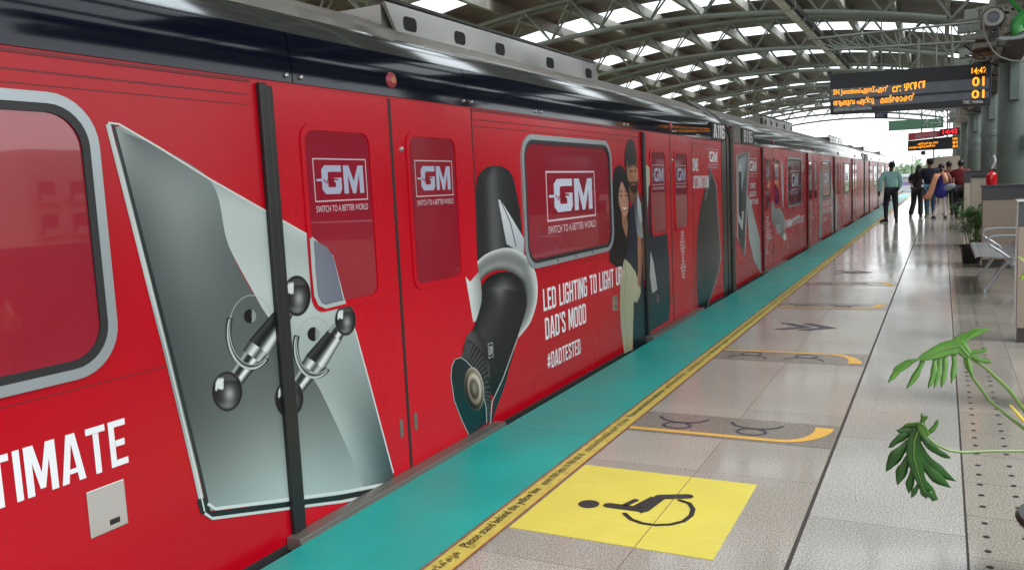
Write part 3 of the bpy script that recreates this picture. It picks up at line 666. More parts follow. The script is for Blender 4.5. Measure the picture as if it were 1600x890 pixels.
    for a, b in zip(edges[0::2], edges[1::2]):
        if b-a < .3: continue
        g = MB(); g.box(FX, FX+.0016, a+.02, b-.02, 1.842, 1.848); g.box(FX, FX+.0016, a+.02, b-.02, 1.803, 1.807); g.box(FX, FX+.0013, a, b, .862, .8655)
        g.box(FX, FX+.004, a, b, 1.893, 1.904)
        g.build('panel_seam', mat('seam line', lin((110, 10, 24)), .4), t)
        if 2.4 < b-a < 4:
            wa, wb = a+.605, a+2.26
            g = MB(); ring(g, rrect(wa, wb, .895, 1.785, .16, 8), rrect(wa+.034, wb-.034, .929, 1.751, .13, 8), FX, FX+.012); wf = g.build('window_frame', M['winframe'], t, smooth=True)
            g = MB(); ring(g, rrect(wa+.032, wb-.032, .927, 1.753, .132, 8), rrect(wa+.060, wb-.060, .955, 1.725, .11, 8), FX, FX+.010); g.build('gasket', M['black'], wf, smooth=True)
            g = MB(); plate(g, rrect(wa+.055, wb-.055, .95, 1.73, .11, 8), FX, FX+.0030); g.build('window_pane', M['film_glass'], t)
            g = MB(); lw = (wa+wb)/2
            a_ = Art(); logo(a_, wa+.37, wa+1.28, 1.195, 1.545, 4.2); a_.build('window_logo', M['print'], t)
            for u in (.3, .5, .7): MB().lathe([(0, .0165), (.007, .0158), (.008, .012)], (FX, wa+(wb-wa)*u, .918), 8, axis=0).build('screw', M['black'], wf)
            if 0 < b-2.5 < .1: continue
            g = MB(); plate(g, rrect(b-.83, b-.72, .385, .51, .006), FX, FX+.003); ap = g.build('access_plate', M['steel'], t)
            g = MB(); g.box(FX+.003, FX+.0036, b-.775, b-.745, .405, .425); g.build('latch', M['black'], ap)
    # door logos
    for D in doors:
        for ya, yb_ in ((D+.295, D+.672), (D+1.085, D+1.455)): printed(t, 'door_logo', lambda a_: logo(a_, ya, yb_, 1.412, 1.602, 3.5, col=(186, 190, 214)))
    # number placard
    for pa_, pb_, ta, tb_ in ((Y0+.48, Y0+1.25, Y0+.60, Y0+1.18), (Y1-.60, Y1+.08, Y1-.55, Y1+.02)):
        g = MB(); g.box(FX-.03, FX+.011, pa_, pb_, 1.913, 2.118); pl = g.build('number_plate', M['black'], t)
        g = MB(); printed(pl, 'car_number', lambda a_: block_text(a_, number, ta, tb_, 1.935, 2.098, (255, 255, 255), 19))
    return t

A = car('metro_carriage', 'nearest red carriage with knob and torch adverts, numbered A116', -9.70, 10.54, [-6.91, -2.16, 2.55, 7.33], 'A116', 0)
B = car('metro_carriage', 'second red carriage numbered B116, beyond the dark gangway', 11.10, 31.30, [13.0, 17.75, 22.45, 27.2], 'B116', 0)
C = car('metro_carriage', 'far red carriage at the head of the train beside the mint-shirted guard', 31.90, 52.1, [33.9, 38.6, 43.35, 48.1], 'C116', 0)
for t, a, b in ((A, 10.42, 11.11), (B, 31.28, 31.91)):
    g = MB(); n = 6
    for i in range(n):
        u = a+(b-a)*i/n; v = a+(b-a)*(i+1)/n; d = -.004 if i in (0, 1) else (.012 if i % 2 else .03)
        pr = [(FX-d, -.6), (FX-d, 1.96), (FX-.05-d, 2.14), (FX-.2-d, 2.275), (FX-.42, 2.44), (-5.0, 2.44), (-5.32, 2.0), (-5.32, -.6)]
        g.extrude(pr, u, v-.004)
    g.build('gangway_bellows', M['bellows'], t)
    g = MB(); g.box(FX-.03, FX+.009, b-.03, b-.005, -.6, 2.10); g.box(FX-.05, FX+.0095, b+.003, b+.40, 1.914, 2.13)
    g.build('end_frame', M['steel_dull'], t)

# ------------------------------------------------------------------ artwork of the first carriage
def ball(u, v):
    r = math.hypot(u, v); c = 40
    c += 125*math.exp(-(((u-.15)/.38)**2+((v-.12)/.42)**2)) + 70*math.exp(-(((u-.0)/.6)**2+((v-.72)/.2)**2))
    if -.75 < u < -.25 and -.62 < v < -.1: c = 240
    if r > .84: c = c*.4+90*(r > .97)
    if v < -.55 and r < .9: c += 35
    c = max(18, min(235, c)); return (c*.97, c, c*.99)
a = Art()
g1, g2, g3, pale, pale2 = (150, 160, 160), (104, 113, 112), (168, 182, 180), (196, 208, 206), (176, 190, 188)
# base plate, light side then the mid grey side
a.grid([(327,281),(331,310),(357,385),(409,481),(440,540),(490,593),(525,664),(562,748),(563,772)],
       [(415,330),(487,372),(519,400),(537,470),(555,519),(575,592),(595,666),(614,738),(608,757)],
       [[g3, pale],[pale, pale],[pale, pale2],[pale, pale],[pale2, g3],[g3, (140,155,154)],[pale2, (92,108,108)],[(150,166,166),(60,76,78)],[(120,135,134),(56,70,72)]], 1)
a.grid([(176,200),(205,330),(232,440),(262,560),(290,660),(318,770),(326,797)],
       [(230,222),(328,282),(357,385),(409,481),(490,593),(552,722),(570,770)],
       [[g3,g2,g2],[(96,106,105),(138,148,147),(128,140,138)],[(84,93,92),(116,125,124),(104,114,113)],[(76,85,84),(96,105,104),(92,101,100)],[(84,93,92),(104,114,113),(98,108,107)],[(130,144,143),(166,181,179),(150,165,164)],[(150,164,162),(182,196,194),(168,182,180)]], 1.5)
# chrome rim: outer light, dark, white lines
lf = [(168,194),(200,318),(228,428),(258,545),(283,648),(304,735),(318,798)]
a.stroke(lf, 8, [(200,208,206)]*3+[(150,160,160)]*2+[(190,200,198)]*2, 2)
a.stroke([(x+8, y) for x, y in lf], 5, (44,52,52), 2.2)
a.stroke([(x+1, y) for x, y in lf], 2.2, (214,222,220), 2.4)
a.poly([(176,200),(190,196),(232,222),(222,262)], [(150,160,160),(160,170,170),(150,160,160),(118,128,128)], 1.45)
bt = [(313,778),(318,797),(330,805),(400,796),(460,788),(530,779),(610,764)]
a.stroke(bt, 13, (34,44,44), 2.3); a.stroke([(x+1, y+4) for x, y in bt[1:]], 4.5, (206,218,216), 2.6); a.stroke([(x+6, y-11) for x, y in bt[1:]], 5, (214,226,224), 2.5)
a.stroke([(168,192),(185,194),(250,232),(327,280),(415,330),(487,371)], 3, (224,230,228), 2.4)
a.stroke([(487,371),(519,400),(537,470),(555,519),(575,592),(614,738)], 2.2, (214,222,220), 2.4)
a.poly([(488,374),(510,386),(520,402),(536,469),(506,477),(497,468)], [(126,131,147),(120,124,140),(112,118,134),(118,122,140),(126,131,146),(128,133,149)], 4.2)
a.stroke([(484,372),(487,420),(491,462),(497,475),(506,479),(537,471)], 6, [(186,198,196)]*6, 14)
# knobs on their round glass bases
def knob(lo, hi, rl, rh, base):
    cx, cy, brx, bry = base
    ov = [(cx+brx*math.cos(R(k)), cy+bry*math.sin(R(k))) for k in range(0, 361, 12)]
    a.stroke(ov, 1.2, (176,186,184), 2.6)
    arc = [(cx+brx*math.cos(R(k)), cy+bry*math.sin(R(k))) for k in range(48, 205, 7)]
    a.stroke(arc, 9, (40,48,48), 3.22); a.stroke([(x-1, y+2.5) for x, y in arc], 3.0, (196,206,204), 3.24); a.stroke([(x+1.5, y-3.5) for x, y in arc], 1.6, (170,180,178), 3.25); a.stroke([(x+.3, y) for x, y in arc], 1.4, (110,120,119), 3.26)
    a.disc((cx-brx*.06, cy-bry*.42), 9.5, 11, lambda u, v: (24,28,28) if u < .3 else (150,158,156), 2.8)
    d = Vector(hi)-Vector(lo); t = d.normalized(); n = Vector((-t.y, t.x))
    def bar(f0, f1, w0, w1, cols, l):
        p0 = Vector(lo)+d*f0; p1 = Vector(lo)+d*f1
        a.grid([tuple(p0-n*w0), tuple(p1-n*w1)], [tuple(p0+n*w0), tuple(p1+n*w1)], [cols], l)
    cr = [(26,30,30),(96,104,103),(214,222,220),(236,240,238),(90,98,97),(34,38,38),(60,68,67),(170,180,178),(120,130,128)]
    bar(.0, .40, rl*.52, rl*.66, cr[::-1], 2.9); bar(.36, .50, rl*.78, rl*.84, [(40,46,46),(150,160,158),(230,236,234),(80,90,88),(200,208,206),(60,66,66)], 3.0)
    bar(.46, .82, rl*.86, rl*.62, [(30,34,34),(60,66,66),(40,44,44),(28,32,32),(96,104,102),(226,232,230),(200,208,206),(70,78,77)], 3.1)
    bar(.80, 1.0, rl*.60, rl*.46, cr[::-1], 3.15)
    a.disc(lo, rl*1.08, rl*1.42, ball, 3.3, nr=16, ns=40); a.disc(hi, rh*1.06, rh*1.56, ball, 3.3, nr=16, ns=40)
knob((354, 611), (463, 462), 22.5, 20.5, (392, 517, 36, 56))
knob((451, 622), (539, 500), 21, 15.5, (491, 541, 30, 46))
a.build('switch_advert', M['print'], A)
# torch
a = Art()
dk = lambda v: (v, v+2, v+3)
cp = [(743,288),(747,275),(754,265),(763,260),(773,258),(785,260),(795,267),(803,282),(808,305),(813,340),(820,400)]
a.grid([(743.5,292),(743.5,330),(744,370),(746,412)], [(805,292),(812,330),(816,370),(821,412)], [[dk(46),dk(52),dk(96),dk(62),dk(48),dk(42)]], 1)
a.grid([(744,292),(746,277),(753,267),(762,261),(770,259)], [(805,292),(802,279),(796,268),(788,262),(778,259)], [[dk(46),dk(52),dk(96),dk(62),dk(48),dk(42)],[dk(46),dk(52),dk(96),dk(62),dk(48),dk(42)],[dk(44),dk(50),dk(84),dk(58),dk(46),dk(42)],[dk(42),dk(46),dk(70),dk(52),dk(44),dk(40)],[dk(40),dk(42),dk(52),dk(44),dk(40),dk(40)]], 1.1)
a.poly([(777.8,311.5),(782,313),(802,345),(818,372),(818,398),(791,381)], [(222,228,230),(232,236,238),(206,214,218),(196,204,210),(176,186,192),(190,200,204)], 1.6)
a.stroke([(782,314),(797,348),(806,385)], 1.4, (60,66,70), 1.8)
oc = [(745,409),(757,398),(775,390),(792,387),(808,391),(824,403),(834,420),(839,440),(839,466),(834,488),(826,507),(809,528)]
ic = [(750,440),(757,431),(772,423),(786,422),(800,426),(810,433),(816,442),(820,455),(821,470),(818,484),(813,496),(806,512)]
a.grid(oc, ic, [[(228,232,230),(146,152,149),(130,136,133),(150,156,153),(80,86,84)]]*6+[[(228,232,230),(190,196,193),(140,146,143),(120,126,123),(60,66,64)]]*6, 1.9)
a.poly([(727,432),(734,440),(749,423),(755,484),(746,500),(739,503)], [(232,236,236),(220,226,226),(150,156,153),(140,146,143),(170,176,174),(214,220,220)], 1.2)
a.disc((788,464), 36, 40, lambda u, v: dk(34), 1.85)
a.poly([(752,446),(760,470),(812,505),(820,470),(815,436),(790,425),(765,430)], dk(30), 1.87)
# barrel
a.grid([(752,446),(752,470),(742,505),(732,526),(722,545)], [(820,456),(822,480),(810,520),(795,575),(772,622)],
       [[dk(30),dk(60),dk(118),dk(60),dk(34),dk(28)],[dk(30),dk(46),dk(66),dk(40),dk(32),dk(26)],[dk(30),dk(54),dk(52),dk(36),dk(30),dk(24)],[dk(34),dk(58),dk(48),dk(34),dk(28),dk(24)],[dk(36),dk(50),dk(40),dk(30),dk(26),dk(22)]], 2.2)
a.grid([(752,446),(762,433),(778,425)], [(820,456),(812,436),(800,428)], [[dk(30),dk(60),dk(120),dk(60),dk(34)],[dk(26),dk(34),dk(60),dk(40),dk(28)],[dk(22),dk(24),dk(26),dk(24),dk(22)]], 2.1)
a.poly([(795,575),(772,622),(766,664),(778,630),(790,598)], (24,52,54), 2.15)
# head: knurled ring then lens
hi_ = [(719,558),(728,564),(739,576),(748,594),(754,615),(759,636),(760,661)]
ho = [(729,536),(739,535),(754,555),(762,581),(766,615),(767,638),(767,656)]
a.poly([(724,540),(729,524),(736,516),(748,520),(757,532),(764,560),(767,590),(762,590),(752,556),(740,536),(730,536),(722,552)], [dk(60),dk(90),dk(70),dk(40),dk(34),dk(30),dk(28),dk(96),dk(30),dk(28),dk(40),dk(30)], 2.35)
a.grid(hi_, ho, [[dk(40),dk(34),dk(28)]]*2+[[dk(34),dk(44),dk(30)]]*5, 2.5)
for k in range(22):
    f = k/22*(len(hi_)-1); i0 = int(f); u = f-i0
    pi_ = (hi_[i0][0]*(1-u)+hi_[i0+1][0]*u, hi_[i0][1]*(1-u)+hi_[i0+1][1]*u); f2 = min(len(ho)-1.001, f+.12); i2 = int(f2); u = f2-i2; po = (ho[i2][0]*(1-u)+ho[i2+1][0]*u, ho[i2][1]*(1-u)+ho[i2+1][1]*u)
    a.stroke([(pi_[0]+1, pi_[1]), po], 1.3, dk(92), 2.6)
face = [(719,558),(728,564),(739,576),(748,594),(754,615),(759,636),(760,661),(746,671),(732,679),(721,656),(713,638),(709,625),(705,600),(704,585),(705,573),(710,561)]
a.poly(face, [(20,46,50)]*4+[(14,40,44)]*3+[(12,56,58)]*2+[(16,50,54)]*4+[(18,38,42)]*3, 2.8)
a.stroke([(760,661),(759,636),(754,615),(748,594),(739,576),(728,564),(719,558),(710,561),(705,573),(704,590),(709,625),(721,656),(732,679)], 1.3, (166,178,176), 2.9)
def refl(u, v):
    r = math.hypot(u, v); c = 118+44*math.sin(r*13)+55*u-50*v-30*(r < .25)
    return (max(20, min(240, c+10)), max(20, min(235, c)), max(16, min(225, c-14)))
a.disc((740.5,607), 15, 34, refl, 3.0, rot=-.12, nr=26)
a.stroke([(765,668),(768,628),(786,589),(808,528)], 1.6, (176,184,182), 2.7)
a.text('GM', 0, 1, 0, 1, (0,0,0), -50) if False else None
q1 = a.m((766,547)); a.frame(q1[0]-.03, q1[0]+.03, q1[1]-.045, q1[1]+.045, .004, (200,204,206), 2.9); a.text('GM', q1[0]-.02, q1[0]+.02, q1[1]-.028, q1[1]+.028, (200,204,206), 2.9, bold=.02)
a.build('torch_advert', M['print'], A)
# wording
def px_text(a, s, x0, y0, x1, y1, hpx, col=(236,236,242), l=1.5, bold=.018):
    """x0,y0 - x1,y1: baseline in the photograph, hpx letter height at its start"""
    p0 = a.m((x0, y0)); p1 = a.m((x1, y1)); pt = a.m((x0, y0-hpx)); a.text(s, p0[0], p1[0], (p0[1]+p1[1])/2, (p0[1]+p1[1])/2+pt[1]-p0[1], col, l, bold)
def btext(parent, s_, ya, yb_, za, zb_, col=(250,250,255), l=1.5): return printed(parent, 'lettering', lambda q: block_text(q, s_, ya, yb_, za, zb_, col, l))
def pxb(s_, x0, y0, x1, y1, hpx):
    p0 = at(x0, y0, 0, FX); p1 = at(x1, y1, 0, FX); pt = at(x0, y0-hpx, 0, FX); za = (p0.z+p1.z)/2; btext(A, s_, p0.y, p1.y, za, za+pt.z-p0.z)
btext(A, 'ULTIMATE', 1.185, 1.808, .574, .729)
pxb('LED LIGHTING TO LIGHT UP', 849, 484, 972, 445, 35); pxb("DAD'S MOOD", 852, 529, 916, 506, 35); pxb('#DADTESTED', 855, 575, 907, 554, 26)
pxb('OME', 1082, 268, 1091, 267, 20); pxb('UTOMATION', 1083, 296, 1107, 292, 20)
rows = ['SWITCHES', 'SOCKETS', 'LED BULBS', 'BATTENS', 'PANEL LIGHTS', 'DOWN LIGHTS', 'EXTENSION CORDS', 'TORCHES', 'FANS', 'MCB', 'WIRES', 'DOOR BELLS', 'HOME AUTOMATION', 'DOOR LOCKS', 'CAMERAS', 'TIMERS']
for i, s in enumerate(rows):
    yc = 8.60; z = .93-.034*i; wd = .012*len(s)+.03; btext(A, s, yc-wd/2, yc+wd/2, z, z+.022)
printed(A, 'logo', lambda q: logo(q, 9.75, 10.22, 1.615, 1.80, 1.5, back=(168,5,24), col=(250,250,255)))
a = Art()
# rim light of two steps on the phone-like panel, plus the far end panel device
a.poly([(1109,262),(1119,290),(1126,402),(1122,427),(1105,479),(1091,479),(1088,419),(1089,368),(1094,325)], [(50,52,54),(60,62,64),(74,76,78),(60,66,68),(30,48,50),(20,44,46),(58,62,64),(50,54,56),(40,42,44)], 1)
a.stroke([(1109,262),(1119,290),(1126,402),(1122,427),(1105,479)], 1.0, (150,156,158), 1.3)
for i in range(6): a.stroke([(1101+i*1.3, 312-i*7), (1104+i*1.3, 306-i*7)], 1.4, (150,156,158), 1.4)
a.build('device_advert', M['print'], A)
# the couple
a = Art()
navy, navy2, cream, skin, skin2, hair = (34,40,58), (22,46,54), (186,182,146), (184,128,98), (134,88,66), (22,20,22)
a.poly([(966,257),(974,262),(980,276),(984,300),(984,345),(978,382),(975,420),(962,416),(952,408),(951,370),(955,322),(957,285),(960,264)], hair, 1.4)
a.poly([(980,330),(990,316),(1000,322),(1004,380),(1005,430),(1010,470),(1014,531),(999,541),(990,545),(986,470),(978,420),(976,360)], [navy]*5+[navy2]*5+[navy]*2, 1.3)
a.poly([(975,404),(984,412),(992,424),(1000,446),(1001,457),(995,473),(990,470),(989,500),(988,546),(975,552),(970,512),(968,479),(969,437)], [(200,196,164)]*4+[(188,184,150)]*3+[cream]*3+[(176,176,148)]*3, 1.8)
a.stroke([(975,404),(978,430),(974,470),(978,520),(980,548)], 1.1, (150,150,122), 1.9)
a.poly([(996,366),(1001,372),(1004,390),(1003,420),(1000,449),(995,444),(997,420),(996,392)], [skin, skin, skin2, skin2, skin2, skin, skin, skin], 2.0)
a.poly([(995,300),(1001,318),(1003,345),(1000,350),(996,330)], (186,196,200), 1.7)
a.poly([(982,290),(997,296),(1001,330),(1004,372),(996,372),(990,322),(984,312)], [skin2, skin2, (150,160,170), (170,180,186), (150,160,168), (60,66,80), skin2], 1.45)
a.poly([(1000,300),(1007,318),(1010,360),(1012,432),(1005,440),(1003,380),(1002,340)], [(60,50,46), (150,110,84), (166,122,92), (140,100,78), (120,86,66), (150,110,84), (40,44,58)], 1.25)
a.poly([(960,300),(978,322),(984,345),(982,380),(977,412),(964,416),(954,408)], [hair]*7, 1.42)
a.disc((985,250), 9.5, 33, lambda u, v: hair, 1.5)
a.disc((988,272), 8.6, 31, lambda u, v: (skin[0]+20*u, skin[1]+14*u, skin[2]+10*u) if v < .35 else ((48,36,32)), 1.7, rot=-.1)
a.poly([(980,262),(984,258),(992,258),(995,266),(992,250),(986,240),(980,246)], hair, 1.9)
a.stroke([(982,262),(988,259)], 1.6, (30,22,20), 3.1); a.stroke([(991,259),(995,261)], 1.6, (30,22,20), 3.1); a.stroke([(983.5,268),(987.5,267.5)], 2.4, (36,26,24), 3.1); a.stroke([(991,267),(994,267.5)], 2.2, (36,26,24), 3.1); a.stroke([(985.5,289),(990,287.5),(993.5,289)], 2.6, (168,92,84), 3.1)
a.poly([(989.5,268),(991.5,281),(987.8,281)], [(212,160,124),(150,100,74),(150,100,74)], 3.0)
a.disc((973.5,311), 7.6, 27, lambda u, v: (206-26*abs(u), 152-20*abs(u), 124-14*abs(u)), 2.2, rot=-.12)
a.stroke([(968,300),(972,298)], 1.5, (30,22,22), 3.4); a.stroke([(975.5,298),(979.5,300)], 1.5, (30,22,22), 3.4); a.stroke([(968.8,306),(972,305.5)], 2.6, (34,24,24), 3.4); a.stroke([(976,305.5),(979,306)], 2.4, (34,24,24), 3.4)
a.poly([(974,306),(975.5,317),(972.8,317)], [(214,164,136),(168,114,92),(168,114,92)], 3.3); a.poly([(970.8,322),(975.5,324),(980,321),(978,328),(975,330.5),(972.5,328)], (176,66,68), 3.3); a.poly([(971.8,323),(975.5,324.8),(979.2,322.4),(977.5,326.5),(975,327.8),(973,326.5)], (246,242,240), 3.5)
a.poly([(971,334),(978,334),(981,350),(979,372),(972,352)], [(186,134,108),(160,108,86),(150,100,80),(176,124,98),(170,118,92)], 1.9)
for hx, hy, ex_, ey in ((958,300,954,395),(962,330,960,408),(967,345,968,412),(961,275,957,330)): a.stroke([(hx,hy),((hx+ex_)/2-1.5,(hy+ey)/2),(ex_,ey)], .8, (58,46,44), 2.6)
a.poly([(966,262),(973,268),(978,284),(981,300),(977,296),(971,282),(967,296),(965,318),(962,330),(960,290)], hair, 2.5)
a.poly([(1009,257),(1015,262),(1016,275),(1013,310),(1009,340)], [(206,204,186),(196,194,176),(186,184,166),(180,176,158),(190,188,170)], 1.3)
a.poly([(1013,291),(1022,287),(1030,300),(1041,352),(1046,420),(1047,470),(1045,500),(1016,518),(1012,420)], [navy]*4+[navy2]*2+[(18,52,56)]*2+[navy], 1.3)
a.poly([(1016,392),(1021,410),(1027,452),(1019,458),(1015,430)], (184,190,190), 1.7)
a.poly([(1026,458),(1029,462),(1029,474),(1026,470)], skin2, 1.8)
a.build('couple_advert', M['print'], A)
# access plate on near panel
g = MB(); g.box(FX, FX+.004, 1.643, 1.782, .372, .527); ap = g.build('access_plate', M['steel'], A, bevel=.002)
g = MB(); g.box(FX+.004, FX+.005, 1.715, 1.752, .39, .408); g.build('latch', M['black'], ap)
# ------------------------------------------------------------------ artwork of the second carriage
a = Art()
a.poly([(1151,242),(1170,236),(1163.5,399),(1152,370)], [(70,78,80),(120,130,130),(40,46,48),(50,56,58)], 1)
a.stroke([(1151,242),(1170,236),(1163.5,399),(1152,370),(1151,242)], 1.6, (190,200,202), 1.4)
a.poly([(1153,250),(1166,244),(1164,262),(1159,300),(1154,285)], (168,182,184), 1.5); a.poly([(1153,256),(1158,256),(1158,330),(1162,330),(1160,360),(1153,345)], (206,214,216), 1.6); a.poly([(1154,268),(1158,268),(1159,345),(1154,335)], (34,38,40), 1.7)
a.poly([(1166,298),(1172,312),(1180,345),(1187,372),(1189.5,428),(1177,405),(1170,372)], [(190,204,204),(176,190,190),(196,208,208),(170,184,184),(150,166,166),(190,202,202),(206,216,216)], 1.2)
a.poly([(1220,249),(1223,258),(1224.5,300),(1223.5,330),(1221,300)], (186,196,196), 1.2)
a.poly([(1204,318),(1209,313),(1216,322),(1222,330),(1228,348),(1224,374),(1214,362),(1205,345)], [(120,128,128),(190,198,198),(168,178,178),(150,160,160),(190,198,198),(110,118,118),(96,104,104),(130,138,138)], 1.3)
a.disc((1226,370), 2.6, 6, lambda u, v: (226,230,230), 1.6)
a.poly([(1230,349),(1249,334),(1249,338),(1231,353)], (226,228,232), 1.3)
a.build('panel_advert', M['print'], B)
printed(B, 'logo', lambda q: logo(q, 12.02, 12.62, 1.50, 1.72, 1.5, back=(168,5,24), col=(250,250,255)))
for i, s in enumerate(('THE MOST', 'BEAUTIFUL', 'SWITCH EVER')): btext(B, s, 12.08, 12.08+.056*len(s), 1.29-.115*i, 1.37-.115*i)
btext(B, 'STANDING OUT IN EXCELLENCE', 15.12, 17.3, .55, .68); btext(B, 'DESIGNED', 16.87, 17.4, 1.60, 1.645); btext(B, 'IN INDIA', 16.87, 17.3, 1.53, 1.575)
for i, s in enumerate(rows[:11]): z = .80-.055*i; btext(B, s, 13.3, 13.3+.032*len(s), z, z+.036)
for i, s in enumerate(rows[:12]): z = .86-.055*i; btext(B, s, 18.2, 18.2+.035*len(s), z, z+.036)
for i, s in enumerate(rows[:3]): z = .62-.055*i; btext(B, s, 14.2, 14.6, z, z+.036)
btext(B, 'LED LIGHTING TO', 20.2, 21.9, .72, .85); btext(B, "LIGHT UP DAD'S MOOD", 20.2, 22.1, .55, .68); btext(B, '#DADTESTED', 20.3, 21.2, .37, .47)
for i, s in enumerate(rows[:12]): z = .86-.055*i; btext(B, s, 23.0, 23.0+.05*len(s), z, z+.036)
btext(B, 'HOME', 25.0, 25.6, .75, .87); btext(B, 'FANS', 25.0, 25.6, .5, .62)
def shard(pts, cols): printed(B, 'panel_advert', lambda q: q.poly(pts, cols, 1.2))
shard([(1281,262),(1286,275),(1284,372),(1280,372),(1280,300)], (150,158,156)); shard([(1297,262),(1302,300),(1302,362),(1300,366),(1298,310)], (190,198,196)); shard([(1305,300),(1306.5,262),(1308,300),(1307.5,360),(1306,366)], (190,198,196))
for yy, ww in ((32.7, .5), (34.6, .3), (36.3, .9), (39.6, .4), (41.0, .8), (44.4, .35), (45.9, .9), (50.3, .8)):
    printed(C, 'panel_advert', lambda q: q.poly([(yy, .1), (yy+ww, .2), (yy+ww*.8, 1.2), (yy+ww*.3, 1.5)], (172, 160, 150), 1.2, px=False))
    btext(C, 'GM', yy+.1, yy+.6, 1.52, 1.66)

# ================================================================== RIGHT SIDE: columns, walls, beams
cols_px = [(17, 1557, .52), (24, 1532, .50), (31, 1511, .50), (38, 1500, .48), (45, 1493, .48), (52, 1488, .46)]
cl = ['wide grey green round column nearest, behind the fire extinguisher', 'second grey green round column, left of the one behind the extinguisher', 'third round column from the extinguisher',
      'fourth round column, behind the maroon shirted person', 'fifth round column in the far row', 'last round column by the far end wall']
for k, (yy, px_, d) in enumerate(cols_px):
    xl = at(px_, 250, 1, yy).x
    t = thing('round_column', cl[k], 'column', (xl+d/2, yy, 0), 'round columns along the platform')
    xc = xl+d/2
    MB().tube([(xc, yy, 0), (xc, yy, 4.6)], d/2, 32).build('shaft', M['column'], t, smooth=True)
    MB().box(xc-.10, xc+.05, yy-d/2-.07, yy-d/2+.05, 2.55 if k == 0 else 2.6, 3.3).build('conduit_box', M['column'], t, bevel=.01)
    MB().lathe([(d/2+.003, 0), (d/2+.012, .01), (d/2+.012, .12), (d/2+.003, .13)], (xc, yy, 2.2), 32).build('collar', M['column'], t, smooth=True) if k else None
t = thing('control_box', 'small grey control box fixed to the nearest visible column', 'box', (1.28, 16.7, 1.9))
MB().box(1.22, 1.38, 16.66, 16.75, 1.75, 1.98).build('case', M['purlin'], t, bevel=.008); MB().box(1.24, 1.36, 16.652, 16.659, 1.78, 1.95).build('door', M['winframe'], t)
# nearer off-frame column
t = thing('round_column', 'round column at the right edge of the view, mostly cut off', 'column', (1.55, 10, 0), 'round columns along the platform')
MB().tube([(1.55, 10, 0), (1.55, 10, 4.6)], .26, 32).build('shaft', M['column'], t, smooth=True)
# parapet walls of the stair openings
def parapet(name, label, x0, x1, y0, y1, zt, capz, mt, rail=False):
    t = thing(name, label, 'low wall', (x0, y0, 0), 'low walls round the stair openings')
    MB().box(x0+.01, x1, y0+.006, y1-.006, .0, .12).build('plinth', M['plinth'], t)
    MB().box(x0, x1, y0, y1, .12, capz).build('wall_panel', M[mt], t, bevel=.004)
    MB().box(x0-.004, x1, y0-.004, y1+.004, capz, zt).build('dark_band', M['granitecap'], t, bevel=.004)
    MB().box(x0-.02, x1, y0-.02, y1+.02, zt, zt+.025).build('coping', M['granitecap'] if not rail else M['steel'], t, bevel=.006)
    return t
p2 = parapet('parapet_wall', 'near beige low wall with dark band and steel coping at the right edge', .545, 1.9, 7.8, 7.93, 1.14, .945, 'beige', True)
MB().box(.535, .542, 7.79, 7.94, .12, 1.135).build('edge_trim', M['steel'], p2, bevel=.003)
parapet('parapet_wall', 'beige low wall with thick dark band below the fire extinguisher, behind the bench', .515, 3.0, 13.7, 14.1, 1.155, .968, 'beige')
parapet('parapet_wall', 'cream low wall between the palm and the nearest column', .47, 2.6, 17.6, 18.0, 1.30, 1.25, 'cream')
parapet('parapet_wall', 'far low wall with dark band behind the maroon shirted person', .46, 2.6, 22.5, 22.9, 1.36, 1.1, 'cream')
MB().add([(.46,22.4,1.52),(1.3,22.4,1.36),(1.3,22.4,1.44),(.46,22.4,1.62),(.46,22.44,1.52),(1.3,22.44,1.36),(1.3,22.44,1.44),(.46,22.44,1.62)], [(0,1,2,3),(4,5,6,7),(0,1,5,4),(1,2,6,5),(2,3,7,6),(3,0,4,7)])
# outer parapet of the platform on the right (out of frame, lets daylight in above)
t = thing('boundary_wall', 'long concrete boundary wall of the platform beyond the columns', 'wall', (3.2, 25, 0))
MB().box(3.2, 3.30, PY0, 8.1, -1.1, 1.1).build('wall_panel', M['concrete'], t)
t = thing('station_wall', 'grey concourse wall along the right side beyond the columns', 'wall', (3.4, 30, 0))
MB().box(3.36, 3.5, 8.2, 60, 0, 2.9).build('wall_panel', mat('grey painted wall', lin((84, 84, 80)), .6, noise=.1, nscale=1), t)
g = MB()
for i in range(12): g.box(3.30, 3.36, 9.2+i*4.2, 12.0+i*4.2, .9, 2.2)
g.build('window_band', M['signwin'], t)
# end enclosure behind the people
q0 = at(1447, 300, 1, 40); q1_ = at(1495, 300, 1, 40)
t = thing('end_enclosure', 'pale beige box enclosure behind the group of people', 'enclosure', (q0.x, 40, 0))
g = MB(); zt0 = at(1447, 248, 1, 40).z; zt1 = at(1470, 246.5, 1, 40).z
n = 12; vs = []
for i in range(n+1):
    u = i/n; x = q0.x+(3.0-q0.x)*u; z = zt0+.12*math.sin(min(1, u*2.0)*math.pi)*.5
    vs += [(x, 40, 0), (x, 40, z), (x, 44, 0), (x, 44, z)]
g.add(vs, [(4*i, 4*i+1, 4*i+5, 4*i+4) for i in range(n)]+[(4*i+1, 4*i+3, 4*i+7, 4*i+5) for i in range(n)]+[(4*i+2, 4*i+3, 4*i+7, 4*i+6) for i in range(n)]+[(0, 1, 3, 2)])
g.build('wall_panel', M['cream'], t)
MB().box(q0.x+.25, q0.x+.31, 39.95, 39.99, zt0, zt0+1.3).build('mast', M['purlin'], t)
